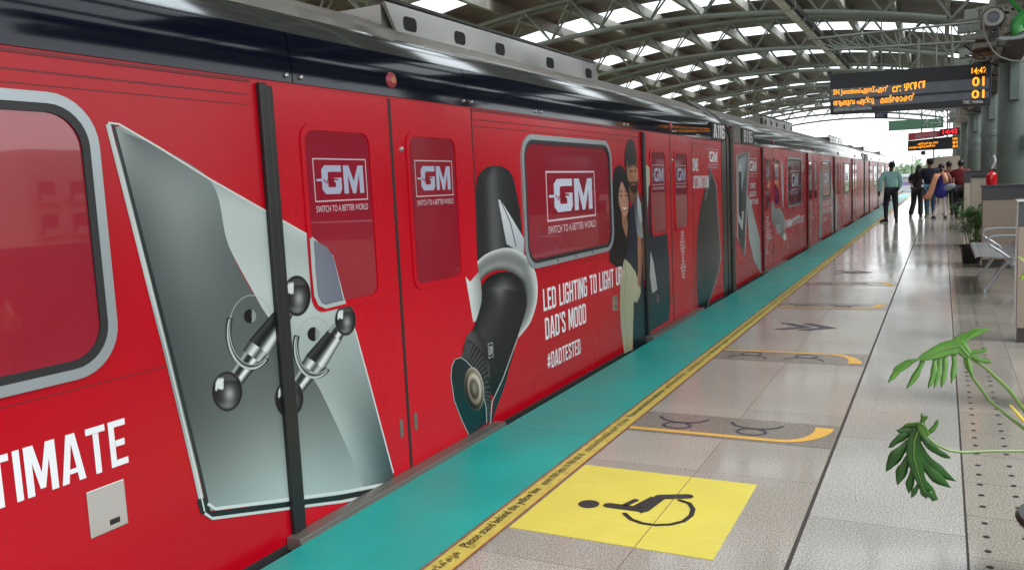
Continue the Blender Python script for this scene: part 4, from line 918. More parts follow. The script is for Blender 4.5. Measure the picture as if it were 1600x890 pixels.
# longitudinal edge beam, brackets and services above the columns
t = thing('edge_beam', 'cluttered grey edge beam with brackets and ducts above the column row', 'beam', (1.0, 20, 3.6))
MB().box(.85, 1.25, 4, 52, 3.62, 3.92).build('box_beam', M['column'], t)
g = MB()
for i in range(9):
    yy = Y_A-2*S_+S_*i
    g.box(.20, .85, yy-.12, yy+.12, 3.70, 3.86); g.box(.30, .50, yy-.16, yy+.16, 3.86, 4.05)
g.build('bracket', M['truss'], t)
g = MB()
for i in range(24):
    yy = 5+i*1.9
    g.box(.55, .83, yy, yy+.05, 3.28, 3.62); g.box(.42, .55, yy-.1, yy+.25, 3.30, 3.45)
g.build('tray_hanger', M['truss'], t)
MB().box(.45, .80, 4, 52, 3.24, 3.29).build('cable_tray', M['purlin'], t)
MB().box(.86, 1.15, 4, 50, 3.2, 3.42).build('duct', M['brown'], t)
g = MB(); random.seed(5)
for k in range(7):
    x0 = .48+.05*k; g.tube([(x0+random.uniform(-.02, .02), 4+i*1.2, 3.30+.02*random.random()-.03*(i % 2)) for i in range(40)], .012, 5)
g.build('cable', M['wire'], t, smooth=True)
g = MB()
for k in range(26):
    yy = random.uniform(6, 30); x0 = random.uniform(.4, .9); z0 = random.uniform(2.95, 3.25); L_ = random.uniform(.3, 1.0)
    g.tube([(x0+.15*math.sin(i*1.1+k), yy+L_*i/6, z0+.09*math.sin(i*.9+k*2)) for i in range(7)], .012, 5)
g.build('loose_cable', M['wire'], t, smooth=True)

# ------------------------------------------------------------------ lattice beam carrying the big board
t = thing('lattice_beam', 'thin lattice beam above the large departure board', 'beam', (-.5, 15.4, 3.6))
pa = [at(*p, 1, 15.45) for p in ((1270, 60), (1320, 54), (1400, 45), (1560, 33))]; pb = [at(*p, 1, 15.45) for p in ((1300, 76), (1535, 63), (1570, 62))]
P0, P1 = at(1262, 62, 1, 15.45), at(1570, 30, 1, 15.45); Q0, Q1 = at(1290, 79, 1, 15.45), at(1570, 62, 1, 15.45)
MB().tube([P0, P1], .02, 8).build('top_chord', M['truss'], t); MB().tube([Q0, Q1], .02, 8).build('bottom_chord', M['truss'], t)
g = MB(); n = 14
for i in range(n):
    a0 = i/n; a1 = (i+.5)/n; a2 = (i+1)/n
    g.tube([Q0.lerp(Q1, a0), P0.lerp(P1, a1)], .010, 5); g.tube([P0.lerp(P1, a1), Q0.lerp(Q1, a2)], .010, 5)
g.build('web', M['truss'], t)
g = MB()
for x in (1358, 1435, 1488): 
    p = at(x, 70, 1, 15.45); g.tube([(p.x, 15.45, 3.05), (p.x, 15.45, 3.55)], .022, 8)
g.build('hanger', M['truss'], t)

# ------------------------------------------------------------------ signs
def sgn(mb, s, c00, c10, h, dy, bold=0.01):
    """text on a plane y=const; c00,c10 baseline ends (Vector), h height"""
    vs, fs = textmesh(s, bold); mb.add([((c00.x*(1-u)+c10.x*u), dy, (c00.z*(1-u)+c10.z*u)+h*v) for u, v in vs], fs)
YS = 15.4
c = [at(1297, 116, 1, YS), at(1550, 99, 1, YS), at(1548, 164, 1, YS), at(1297, 179, 1, YS)]
zt_ = lambda x: c[0].z+(c[1].z-c[0].z)*(x-c[0].x)/(c[1].x-c[0].x)
t = thing('departure_board', 'large charcoal departure board with amber led lines, minutes 01 and 01', 'departure board', ((c[0].x+c[1].x)/2, YS, c[0].z), 'led boards over the platform')
def slab(mb, cs, y0, y1): mb.add([(p.x, y0, p.z) for p in cs]+[(p.x, y1, p.z) for p in cs], [(0,1,2,3),(7,6,5,4),(0,1,5,4),(1,2,6,5),(2,3,7,6),(3,0,4,7)])
g = MB(); slab(g, c, YS, YS+.22); g.build('housing', M['signbody'], t, bevel=.008)
g = MB(); slab(g, [at(1298, 140, 1, YS-.004), at(1546, 121.5, 1, YS-.004), at(1545, 138.5, 1, YS-.004), at(1298, 156, 1, YS-.004)], YS-.004, YS+.01); g.build('display_window', M['signwin'], t)
g = MB(); slab(g, [at(1302, 158, 1, YS-.004), at(1545, 141.5, 1, YS-.004), at(1544, 157, 1, YS-.004), at(1302, 173, 1, YS-.004)], YS-.004, YS+.01)
g2_ = MB(); slab(g2_, [at(1303, 160, 1, YS-.004), at(1545, 142.5, 1, YS-.004), at(1544.5, 153, 1, YS-.004), at(1303, 171, 1, YS-.004)], YS-.005, YS+.01); g2_.build('display_window', M['signwin'], t)
yd = YS-.008
def ledline(*a_):
    g = MB(); sgn(g, *a_); g.build('led_line', M['led'], t)
ledline('SN Junction/എസ്.എൻ', at(1302, 151, 1, YS), at(1388, 145.5, 1, YS), .13, yd, .012)
ledline('cr: ഴനന', at(1394, 145, 1, YS), at(1447, 137.5, 1, YS), .12, yd, .012)
ledline('ആലുവ ഏറ്റു', at(1302, 167.5, 1, YS), at(1366, 163, 1, YS), .13, yd, .012); ledline('മെട്രോഷൻ', at(1376, 162, 1, YS), at(1429, 157, 1, YS), .125, yd, .012)
ledline('14:42', at(1518, 117, 1, YS), at(1541, 115, 1, YS), .105, yd, .014)
ledline('01', at(1519, 135.5, 1, YS), at(1538, 134, 1, YS), .145, yd, .018); ledline('01', at(1518, 154.5, 1, YS), at(1538, 153, 1, YS), .13, yd, .018)
g = MB(); slab(g, [at(1503, 158, 1, YS-.004), at(1538, 155.5, 1, YS-.004), at(1538, 162.5, 1, YS-.004), at(1503, 165, 1, YS-.004)], YS-.006, YS+.01); g.build('caption_strip', M['black'], t)
g = MB(); sgn(g, 'TIME / സമയം', at(1504.5, 163, 1, YS), at(1536, 161, 1, YS), .055, yd, .012); sgn(g, 'DESTINATION / ലക്ഷ്യസ്ഥാനം', at(1303, 174.8, 1, YS), at(1362, 170.8, 1, YS), .055, yd, .012); g.build('caption', M['white'], t)
# small blue sign behind
def board(name, label, cat, quad, Y, d, mt, parts=(), group=None):
    cc = [at(*p, 1, Y) for p in quad]
    t = thing(name, label, cat, (cc[0].x, Y, cc[0].z), group); g = MB(); slab(g, cc, Y, Y+d); g.build('panel', M[mt], t, bevel=.004); return t
t = board('hanging_sign', 'small dark blue sign below the big departure board', 'sign', [(1366,172),(1387,171),(1387,184),(1367,185)], 17, .05, 'bluesign')
g = MB(); sgn(g, 'പ്ലാറ്റ്ഫോം', at(1368.5, 180, 1, 17), at(1385.5, 179, 1, 17), .035, 16.99); sgn(g, 'Platform', at(1370, 183, 1, 17), at(1382, 182.5, 1, 17), .03, 16.99); g.build('lettering', M['white'], t)
MB().tube([at(1377, 172, 1, 17.02), at(1377, 172, 1, 17.02)+Vector((0, 0, 1.9))], .01, 6).build('hanger', M['truss'], t)
t = board('exit_sign', 'long pale green hanging sign with running figure and arrow', 'sign', [(1388,189),(1474,184.5),(1474.5,199),(1388.5,204.5)], 20, .12, 'greensign')
g = MB(); p = at(1466, 192, 1, 20); yy = 19.985
for pts in ([(-.16, 0), (.05, 0)], [(-.02, .07), (.05, 0)], [(-.02, -.07), (.05, 0)]):
    g.tube([(p.x+q[0], yy, p.z+q[1]) for q in pts], .009, 6)
g.build('arrow', M['white'], t)
g = MB(); p = at(1447, 193, 1, 20)
g.ico((p.x+.02, yy, p.z+.07), .018, 1)
for pts in ([(.01, .05), (-.01, 0), (.03, -.03), (.02, -.08)], [(-.01, 0), (-.05, -.06)], [(.01, .045), (.05, .02)], [(.01, .045), (-.04, .03)]): g.tube([(p.x+q[0], yy, p.z+q[1]) for q in pts], .008, 5)
g.build('running_figure', M['white'], t)
g = MB()
for x in (1405, 1462): p = at(x, 187, 1, 20.06); g.tube([p, p+Vector((0, 0, 1.8))], .015, 6)
g.build('hanger', M['truss'], t)
t = board('hanging_banner', 'red sign board with faint white writing above the far led board', 'sign', [(1419,208.5),(1469,204),(1476,213),(1419,220)], 25.6, .06, 'redsign')
g = MB()
for i, s in enumerate(('കൊച്ചി മെട്രോ', 'KEEP DISTANCE', 'STAY SAFE')): 
    p = at(1430, 211.5+i*3.2, 1, 25.6); p_ = at(1464, 208.5+i*3.0, 1, 25.6); sgn(g, s, p, p_, .035, 25.59)
g.build('lettering', M['white'], t)
t = board('departure_board', 'far departure board with small amber led lines below the red sign', 'departure board', [(1418.5,220.5),(1497,212),(1497,232),(1418,236)], 26, .2, 'signbody', group='led boards over the platform')
g = MB()
sgn(g, 'എസ്.എൻ ജം. ഴനന', at(1434, 227.5, 1, 26), at(1466, 225, 1, 26), .085, 25.985, .015); sgn(g, 'ആലുവ ഏറ്റു മെട്രോ', at(1420, 233.5, 1, 26), at(1461, 230, 1, 26), .085, 25.985, .015)
for i, s in enumerate(('14:42', '01', '01')): sgn(g, s, at(1488.5, 219+6*i, 1, 26), at(1496, 218.5+6*i, 1, 26), .075, 25.985, .02)
g.build('led_text', M['led'], t)
g = MB()
for x in (1440, 1480): p = at(x, 215, 1, 26.1); g.tube([p, p+Vector((0, 0, 2))], .02, 6)
g.build('hanger', M['truss'], t)
t = board('digital_clock', 'black digital clock with red digits 14:42', 'clock', [(1468.5,202),(1499,199),(1499,209.5),(1468.5,212)], 25, .1, 'black')
g = MB(); sgn(g, '14:42', at(1473, 210, 1, 25), at(1496, 208, 1, 25), .115, 24.985, .02); g.build('digits', M['ledred'], t)
g = MB(); p = at(1484, 200, 1, 25.05); g.tube([p, p+Vector((0, 0, 1.6))], .015, 6); g.build('hanger', M['truss'], t)
t = board('small_camera_box', 'small grey box hung under the far departure board', 'camera', [(1439,236),(1446,235.5),(1446,242),(1439,242)], 26, .15, 'plinth')

# ------------------------------------------------------------------ speaker, camera, pipes at upper right
ps = at(1552, 27, 1, 9.0)
t = thing('horn_speaker', 'round white rimmed speaker in a brown housing at the top right', 'speaker', tuple(ps))
MB().lathe([(.0, .02), (.045, .018), (.05, 0)], tuple(ps), 28, axis=1).build('grille', M['signwin'], t, smooth=True)
MB().lathe([(.05, -.004), (.078, .0), (.086, .02), (.086, .05)], tuple(ps), 28, axis=1).build('rim', mat('pale plastic', lin((150, 150, 146)), .4), t, smooth=True)
MB().lathe([(.088, .03), (.10, .05), (.10, .30), (.02, .32)], tuple(ps), 28, axis=1).build('housing', M['brown'], t, smooth=True)
MB().box(ps.x-.02, ps.x+.02, 9.1, 9.2, ps.z+.05, 3.3).build('mount', M['truss'], t)
pc = at(1553, 51, 1, 9.0)
t = thing('security_camera', 'small black security camera below the round speaker', 'camera', tuple(pc))
MB().box(pc.x-.05, pc.x+.045, 8.95, 9.2, pc.z-.05, pc.z+.045).build('housing', M['black'], t, bevel=.012)
MB().lathe([(0, -.002), (.022, 0), (.024, .01)], (pc.x, 8.94, pc.z), 16, axis=1).build('lens', M['navy'], t, smooth=True)
MB().box(pc.x-.03, pc.x+.03, 9.03, 9.1, pc.z+.045, ps.z-.07).build('bracket', M['truss'], t)
g = MB(); g.tube([at(x, y, 1, 9.02) for x, y in ((1554, 53), (1558, 58), (1568, 60), (1585, 59), (1612, 54), (1660, 50))], .022, 10); tag(g.build('service_pipe', M['winframe'], smooth=True), 'pale grey pipe bending right beside the small black camera', 'pipe')
g = MB(); g.tube([at(x, y, 1, 9.0) for x, y in ((1640, -10), (1600, 24), (1591, 33), (1588, 44), (1592, 52))], .052, 14); tag(g.build('drain_pipe', M['greenpipe'], smooth=True), 'thick bright green pipe bend at the top right edge', 'pipe')
g = MB(); g.tube([at(x, y, 1, 9.1) for x, y in ((1570, -12), (1584, 6), (1600, 24))], .018, 8); tag(g.build('drain_pipe', M['greenpipe'], smooth=True), 'thin green pipe slanting above the round speaker', 'pipe')
g = MB(); g.tube([at(x, y, 1, 8.95) for x, y in ((1536, 24), (1536, 38), (1539, 56), (1546, 70), (1552, 80), (1562, 89), (1580, 95), (1602, 96))], .008, 6); tag(g.build('hanging_cable', mat('grey cable', lin((110, 110, 104)), .5), smooth=True), 'thin grey cable looping down from the speaker to the column', 'cable')
g = MB(); random.seed(9)
for k in range(20):
    x0, y0_ = random.uniform(1556, 1590), random.uniform(8, 60)
    g.tube([at(x0+random.uniform(-10, 10)+i*3, y0_+random.uniform(-6, 6), 1, 9.35) for i in range(6)], .006, 5)
tag(g.build('cable_bundle', M['purlin'], smooth=True), 'tangled wire mesh and cables behind the round speaker', 'cables')
# big bracket block behind the speaker
t = thing('support_frame', 'stepped grey steel support frame behind the speaker', 'frame', (.45, 9.6, 3))
g = MB()
for (x0, y0_, x1, y1_), Y in (((1496, 18, 1600, 34), 11), ((1526, 2, 1600, 16), 10.5), ((1505, 48, 1560, 62), 12), ((1536, 8, 1542, 34), 9.6), ((1520, 64, 1560, 74), 13.2)):
    p = at(x0, y1_, 1, Y); q = at(x1, y0_, 1, Y); MB().box(p.x, q.x, Y, Y+.12, p.z, q.z).build('steel_plate', M['truss'], t, bevel=.006)
g = MB(); p = at(1520, 84, 1, 14.5); q = at(1556, 74, 1, 14.5); g.box(p.x, q.x, 14.5, 15.0, p.z, q.z); g.build('brown_box', M['brown'], t, bevel=.01)
g = MB(); p = at(1524, 60, 1, 13.9); q = at(1550, 72, 1, 13.9); g.box(p.x, q.x, 13.9, 14.1, q.z, p.z); g.build('brown_box', M['brown'], t, bevel=.01)

# ------------------------------------------------------------------ fire extinguisher on the wall
pe = at(1549, 290, 1, 13.9); ex = thing('fire_extinguisher', 'red fire extinguisher with white hose standing on the beige low wall', 'fire extinguisher', (pe.x, 13.9, 1.18))
MB().lathe([(0, 0), (.062, .0), (.068, .012), (.068, .135), (.063, .155), (.045, .175), (.022, .185), (.02, .205), (0, .205)], (pe.x, 13.9, 1.18), 24).build('cylinder', M['ext'], ex, smooth=True)
MB().box(pe.x-.03, pe.x+.05, 13.88, 13.92, 1.385, 1.41).build('handle', M['black'], ex, bevel=.006)
MB().tube([(pe.x, 13.9, 1.41), (pe.x+.03, 13.87, 1.48), (pe.x+.045, 13.86, 1.53), (pe.x+.02, 13.86, 1.60)], .013, 8).build('hose', M['white'], ex, smooth=True)
MB().box(pe.x-.05, pe.x+.015, 13.98, 14.0, 1.58, 1.66).build('bracket', M['granitecap'], ex)

# ------------------------------------------------------------------ bench
bn = thing('waiting_bench', 'silver perforated steel bench with looped armrests beside the near low wall', 'bench', (.6, 11.3, 0))
seatp = [(.335, .435), (.345, .452), (.40, .458), (.60, .440), (.76, .428), (.80, .44)]
def sheetprof(y0, y1, prof, th=.012):
    g = MB(); lo = [(x, z-th) for x, z in prof]; g.extrude(prof+lo[::-1], y0, y1); return g
for i in range(3):
    y0 = 10.62+i*.66
    s_ = sheetprof(y0, y0+.64, seatp).build('seat', M['chair'], bn, smooth=True)
    h = MB()
    for a_i in range(9):
        for b_i in range(12):
            xx = .40+a_i*.042; yy = y0+.05+b_i*.049; zz_ = .459-(xx-.40)*.092+.0015
            h.add([(xx+.008*math.cos(k*math.pi/3), yy+.008*math.sin(k*math.pi/3), zz_) for k in range(6)], [tuple(range(6))])
    h.build('perforation', M['black'], s_)
    bk = [(.80, .44), (.84, .50), (.90, .62), (.95, .80), (.965, .84)]
    sheetprof(y0, y0+.64, bk).build('backrest', M['chair'], bn, smooth=True)
MB().box(.64, .70, 10.66, 12.54, .36, .42).build('beam', M['chair'], bn, bevel=.008)
for yl in (10.95, 12.45):
    g = MB()
    g.tube([(.44, yl, .025), (.47, yl, .045), (.60, yl, .27), (.67, yl, .36)], [.02, .018, .024, .03], 10)
    g.tube([(.67, yl, .36), (.80, yl, .24), (.93, yl, .045), (.96, yl, .025)], [.03, .024, .018, .02], 10)
    g.lathe([(0, .03), (.022, .028), (.03, .01), (.03, 0)], (.445, yl, 0), 14); g.lathe([(0, .03), (.022, .028), (.03, .01), (.03, 0)], (.955, yl, 0), 14)
    g.build('leg', M['chair'], bn, smooth=True)
for ya in (10.64, 11.95):
    MB().tube([(.90, ya, .66), (.80, ya, .672), (.60, ya, .676), (.50, ya, .668), (.455, ya, .64), (.45, ya, .60), (.48, ya, .565), (.56, ya, .51), (.66, ya, .43)], .014, 10).build('armrest', M['chair'], bn, smooth=True)

# ------------------------------------------------------------------ plants
def blade(g, base, tip, w_, droop=.05, n=6, twist=0):
    base = Vector(base); tip = Vector(tip); d = tip-base; L_ = d.length
    sd_ = d.cross(Vector((0, 0, 1)));
    if sd_.length < 1e-4: sd_ = Vector((1, 0, 0))
    sd_.normalize(); sd_ = (Matrix.Rotation(twist, 3, d.normalized()) @ sd_)
    vs = []
    for i in range(n+1):
        t_ = i/n; p = base+d*t_+Vector((0, 0, droop*L_*4*t_*(1-t_)*1.0)) ; ww = w_*math.sin(math.pi*min(1, .12+t_*.88))**.8*(1 if t_ < 1 else 0)
        vs += [p-sd_*ww/2+Vector((0, 0, ww*.12)), p, p+sd_*ww/2+Vector((0, 0, ww*.12))]
    g.add(vs, [f for i in range(n) for f in ((3*i, 3*i+1, 3*i+4, 3*i+3), (3*i+1, 3*i+2, 3*i+5, 3*i+4))])
pp = (.40, 14.35)
pl = thing('potted_palm', 'potted lady palm with drooping fronds in a black pot before the beige wall', 'potted plant', (pp[0], pp[1], 0))
MB().lathe([(0, 0), (.115, 0), (.12, .01), (.155, .25), (.17, .255), (.17, .285), (.15, .285), (.145, .25), (0, .25)], (pp[0], pp[1], 0), 28).build('pot', M['pot'], pl, smooth=True)
MB().lathe([(0, .255), (.148, .252)], (pp[0], pp[1], 0), 20).build('soil', M['soil'], pl)
random.seed(21); g = MB(); gl = MB()
for k in range(12):
    a_ = random.uniform(0, 6.28); rr_ = random.uniform(.01, .09); b0 = Vector((pp[0]+rr_*math.cos(a_), pp[1]+rr_*math.sin(a_), .25)); hgt = random.uniform(.25, .62)
    tp = b0+Vector((.10*math.cos(a_), .10*math.sin(a_), hgt)); g.tube([b0, b0.lerp(tp, .5)+Vector((0, 0, .02)), tp], .008, 6)
    for j in range(9):
        b = random.uniform(0, 6.28); el = random.uniform(-.15, 1.0); c_ = tp+Vector((0, 0, random.uniform(-.18, .06)))
        st = c_+Vector((math.cos(b)*math.cos(el), math.sin(b)*math.cos(el), math.sin(el)))*random.uniform(.08, .16); g.tube([c_, st], .003, 4)
        for q in range(6):
            bb = b+(q-2.5)*.38; l_ = random.uniform(.10, .17); e2 = random.uniform(-.9, .15)
            blade(gl, st, st+Vector((math.cos(bb)*math.cos(e2), math.sin(bb)*math.cos(e2), math.sin(e2)))*l_, random.uniform(.017, .028), .12, 4)
g.build('stem', M['stem'], pl, smooth=True); gl.build('leaves', leafmat('palm leaf', lin((66, 108, 48))), pl, smooth=True, normals=False)

# yellow-green plant at the right edge
rp0 = (.64, 5.7)
pl = thing('potted_shrub', 'yellow green leafy shrub at the right edge below the low wall', 'potted plant', (rp0[0], rp0[1], 0))
MB().lathe([(0, 0), (.10, 0), (.14, .25), (.155, .26), (.15, .28), (.13, .26), (0, .24)], (rp0[0], rp0[1], 0), 24).build('pot', M['pot'], pl, smooth=True)
g = MB(); gl = MB(); random.seed(4)
for k in range(7):
    a_ = random.uniform(0, 6.28); tp = Vector((rp0[0]-.02+.17*math.cos(a_), rp0[1]+.15*math.sin(a_), random.uniform(.5, 1.0))); b0 = Vector((rp0[0], rp0[1], .24)); g.tube([b0, b0.lerp(tp, .5), tp], .006, 6)
    for j in range(26):
        t_ = random.uniform(.25, 1); p = b0.lerp(tp, t_); b = random.uniform(0, 6.28); e2 = random.uniform(-.7, .8)
        blade(gl, p, p+Vector((math.cos(b)*math.cos(e2), math.sin(b)*math.cos(e2), math.sin(e2)))*random.uniform(.06, .12), random.uniform(.025, .036), .12, 5)
g.build('stem', M['stem'], pl, smooth=True); gl.build('leaves', M['leafY'], pl, smooth=True, normals=False)

# split-leaf philodendron in the foreground
ph = thing('potted_philodendron', 'split leaf philodendron reaching in from the right foreground in a black pot', 'potted plant', (.47, 3.0, 0))
MB().lathe([(0, 0), (.13, 0), (.14, .01), (.19, .27), (.215, .275), (.225, .29), (.215, .305), (.19, .30), (.18, .27), (0, .26)], (.445, 3.05, 0), 36).build('pot', M['pot'], ph, smooth=True)
MB().lathe([(0, .268), (.182, .262)], (.445, 3.05, 0), 24).build('soil', M['soil'], ph)
def lobed_leaf(name, mid, lobes, Y, depth, mt, blade_w, bend=0.0):
    """mid: midrib pixel polyline base->tip; lobes: (t along midrib, pixel tip, width px, curve px). built as a curved, real leaf around distance Y"""
    g = MB(); 
    def mp(t_):
        f = t_*(len(mid)-1); i = min(int(f), len(mid)-2); u = f-i; return (mid[i][0]*(1-u)+mid[i+1][0]*u, mid[i][1]*(1-u)+mid[i+1][1]*u)
    def P3(x, y, d):   # d px away from midrib -> leaf folds away
        return at(x, y, 1, Y+depth(x, y)+bend*abs(d)*.001)
    # blade round the midrib
    n = 16; vs = []
    for i in range(n+1):
        t_ = i/n; p = mp(t_); q = mp(min(1, t_+.02)); o_ = mp(max(0, t_-.02)); tx, ty = q[0]-o_[0], q[1]-o_[1]; l_ = math.hypot(tx, ty) or 1; nx, ny = -ty/l_, tx/l_
        ww = blade_w*(math.sin(math.pi*min(1, .15+.85*t_))**.6)*(1 if t_ < .999 else .1)
        for s_ in (-1, -.5, 0, .5, 1): vs.append(P3(p[0]+nx*ww*s_, p[1]+ny*ww*s_, ww*abs(s_)+(-10 if s_ == 0 else 0)))
    g.add(vs, [(5*i+j, 5*i+j+1, 5*i+j+6, 5*i+j+5) for i in range(n) for j in range(4)])
    for (t_, tip, wd, cv) in lobes:
        p = mp(t_); dx, dy = tip[0]-p[0], tip[1]-p[1]; l_ = math.hypot(dx, dy); nx, ny = -dy/l_, dx/l_; m_ = 9; vs = []
        for i in range(m_+1):
            u = .0+i/m_; cx = p[0]+dx*u+nx*cv*4*u*(1-u); cy = p[1]+dy*u+ny*cv*4*u*(1-u)
            ww = wd*.86*(.50+.50*math.sin(math.pi*u*.72)+.15*math.sin(u*13+t_*29))*(1-u**7)*.5+.2
            for s_ in (-1, 0, 1): vs.append(P3(cx+nx*ww*s_, cy+ny*ww*s_, l_*u+(7 if s_ else 1)*(1 if u > .2 else 3)) + Vector((0, .0025+.0005*len(vs) % .002, 0)))
        g.add(vs, [(3*i+j, 3*i+j+1, 3*i+j+4, 3*i+j+3) for i in range(m_) for j in range(2)])
    o = g.build(name, mt, ph, smooth=True, normals=False)
    md = o.modifiers.new('t', 'SOLIDIFY'); md.thickness = .0006
    r_ = MB(); r_.tube([P3(*mp(i/12), -14) + Vector((0, -.003, 0)) for i in range(13)], [.0028*(1-i/16) for i in range(13)], 6); r_.build('midrib', M['stem'], o, smooth=True)
    return o
# lower leaf hangs down facing us
lobed_leaf('leaf', [(1436,668),(1428,690),(1428,715),(1436,742),(1446,770)],
    [(.0,(1400,672),13,-4),(.05,(1388,700),14,4),(.22,(1384,737),22,5),(.42,(1402,758),20,4),(.62,(1420,771),15,3),(.85,(1424,778),10,2),(1.0,(1462,782),14,-3),
     (.08,(1486,716),13,5),(.20,(1494,752),19,9),(.40,(1486,762),19,5),(.62,(1466,782),16,4),(.8,(1448,779),12,2)], 2.88, lambda x, y: (x-1440)*.0006, M['leafD'], 12, .3)
lobed_leaf('leaf', [(1448,682),(1440,668),(1436,660)], [(.1,(1466,655),9,3),(.5,(1440,645),8,2),(.8,(1450,650),8,-2),(.6,(1412,668),10,3),(.9,(1404,674),9,3),(.0,(1444,676),9,0)], 2.87, lambda x, y: 0, M['leafM'], 8, .5)
# upper leaf seen edge-on, lobes hang
lobed_leaf('leaf', [(1514,556),(1500,540),(1480,544),(1456,553),(1432,562)],
    [(1.0,(1387,598),11,4),(.88,(1416,607),12,-3),(.98,(1394,580),8,3),(.72,(1450,607),12,-5),(.55,(1470,606),11,-4),(.4,(1486,600),11,-4),(.62,(1459,608),10,-3),(.2,(1512,580),9,-2),
     (.25,(1548,514),10,-5),(.35,(1535,512),11,-3),(.5,(1512,520),10,-2),(.12,(1545,545),8,3),(.08,(1552,566),9,3),(.7,(1470,534),9,2),(.05,(1520,588),9,1)], 2.92, lambda x, y: (y-560)*-.0012, M['leafM'], 12, .2)
g = MB()
g.tube([at(1448, 682, 1, 2.88), at(1462, 694, 1, 2.89), at(1482, 703, 1, 2.9), at(1505, 706, 1, 2.92), at(1550, 704, 1, 2.96), at(1600, 704, 1, 3.0), Vector((.42, 3.02, .40)), Vector((.47, 3.02, .27))], [.0035]+[.0045]*5+[.006, .009], 8)
g.tube([at(1513, 557, 1, 2.93), at(1540, 574, 1, 2.94), at(1575, 607, 1, 2.97), at(1600, 640, 1, 3.0), at(1640, 720, 1, 3.02), Vector((.47, 3.04, .27))], [.004, .005, .0055, .006, .008, .01], 8)
g.tube([at(1508, 566, 1, 2.95), at(1520, 590, 1, 2.96), at(1545, 624, 1, 2.98), at(1575, 650, 1, 3.0), at(1605, 672, 1, 3.02), Vector((.46, 3.0, .27))], [.004, .0045, .005, .005, .007, .01], 8)
g.build('leaf_stalk', M['stem'], ph, smooth=True)
g = MB(); g.tube([at(1578, 632, 1, 2.98), at(1590, 646, 1, 2.99), at(1604, 662, 1, 3.0)], [.003, .006, .006], 6); g.build('dry_sheath', mat('dry yellow sheath', lin((206, 186, 70)), .6), ph, smooth=True)

# ================================================================== PEOPLE
def skin_mesh(name, joints, edges, radii, mt, parent, sub=2, root=0):
    names = list(joints); idx = {k: i for i, k in enumerate(names)}
    me = bpy.data.meshes.new(name); me.from_pydata([joints[k] for k in names], [(idx[a], idx[b]) for a, b in edges], [])
    o = bpy.data.objects.new(name, me); COL.objects.link(o)
    sk = o.modifiers.new('skin', 'SKIN'); sk.use_smooth_shade = True; sk.branch_smoothing = .6
    for i, k in enumerate(names):
        r_ = radii[k]; me.skin_vertices[0].data[i].radius = r_ if isinstance(r_, tuple) else (r_, r_); me.skin_vertices[0].data[i].use_root = (i == root)
    sb = o.modifiers.new('sub', 'SUBSURF'); sb.levels = sub; sb.render_levels = sub
    bpy.context.view_layer.update()
    m2 = bpy.data.meshes.new_from_object(o.evaluated_get(bpy.context.evaluated_depsgraph_get()))
    bpy.data.objects.remove(o); m2.materials.clear(); m2.materials.append(mt)
    for p in m2.polygons: p.use_smooth = True
    o = bpy.data.objects.new(name, m2); COL.objects.link(o); o.parent = parent
    return o
BASE = dict(pelvis=(0,0,.53), waist=(0,0,.62), chest=(0,0,.735), neckb=(0,0,.815), neck=(0,.004,.862), head=(0,.012,.905), top=(0,.010,.955))
SIDE = dict(sh=(.105,0,.80), el=(.135,-.012,.645), wr=(.142,.03,.50), ha=(.142,.045,.455), hip=(.05,0,.51), kn=(.056,.012,.28), an=(.06,-.012,.045), to=(.068,.075,.018))
RAD = dict(pelvis=(.088,.062), waist=(.072,.052), chest=(.092,.058), neckb=(.05,.04), neck=(.030,.030), head=(.043,.052), top=(.034,.042), sh=.034, el=.024, wr=.016, ha=(.018,.010), hip=.052, kn=.034, an=.021, to=(.019,.014))
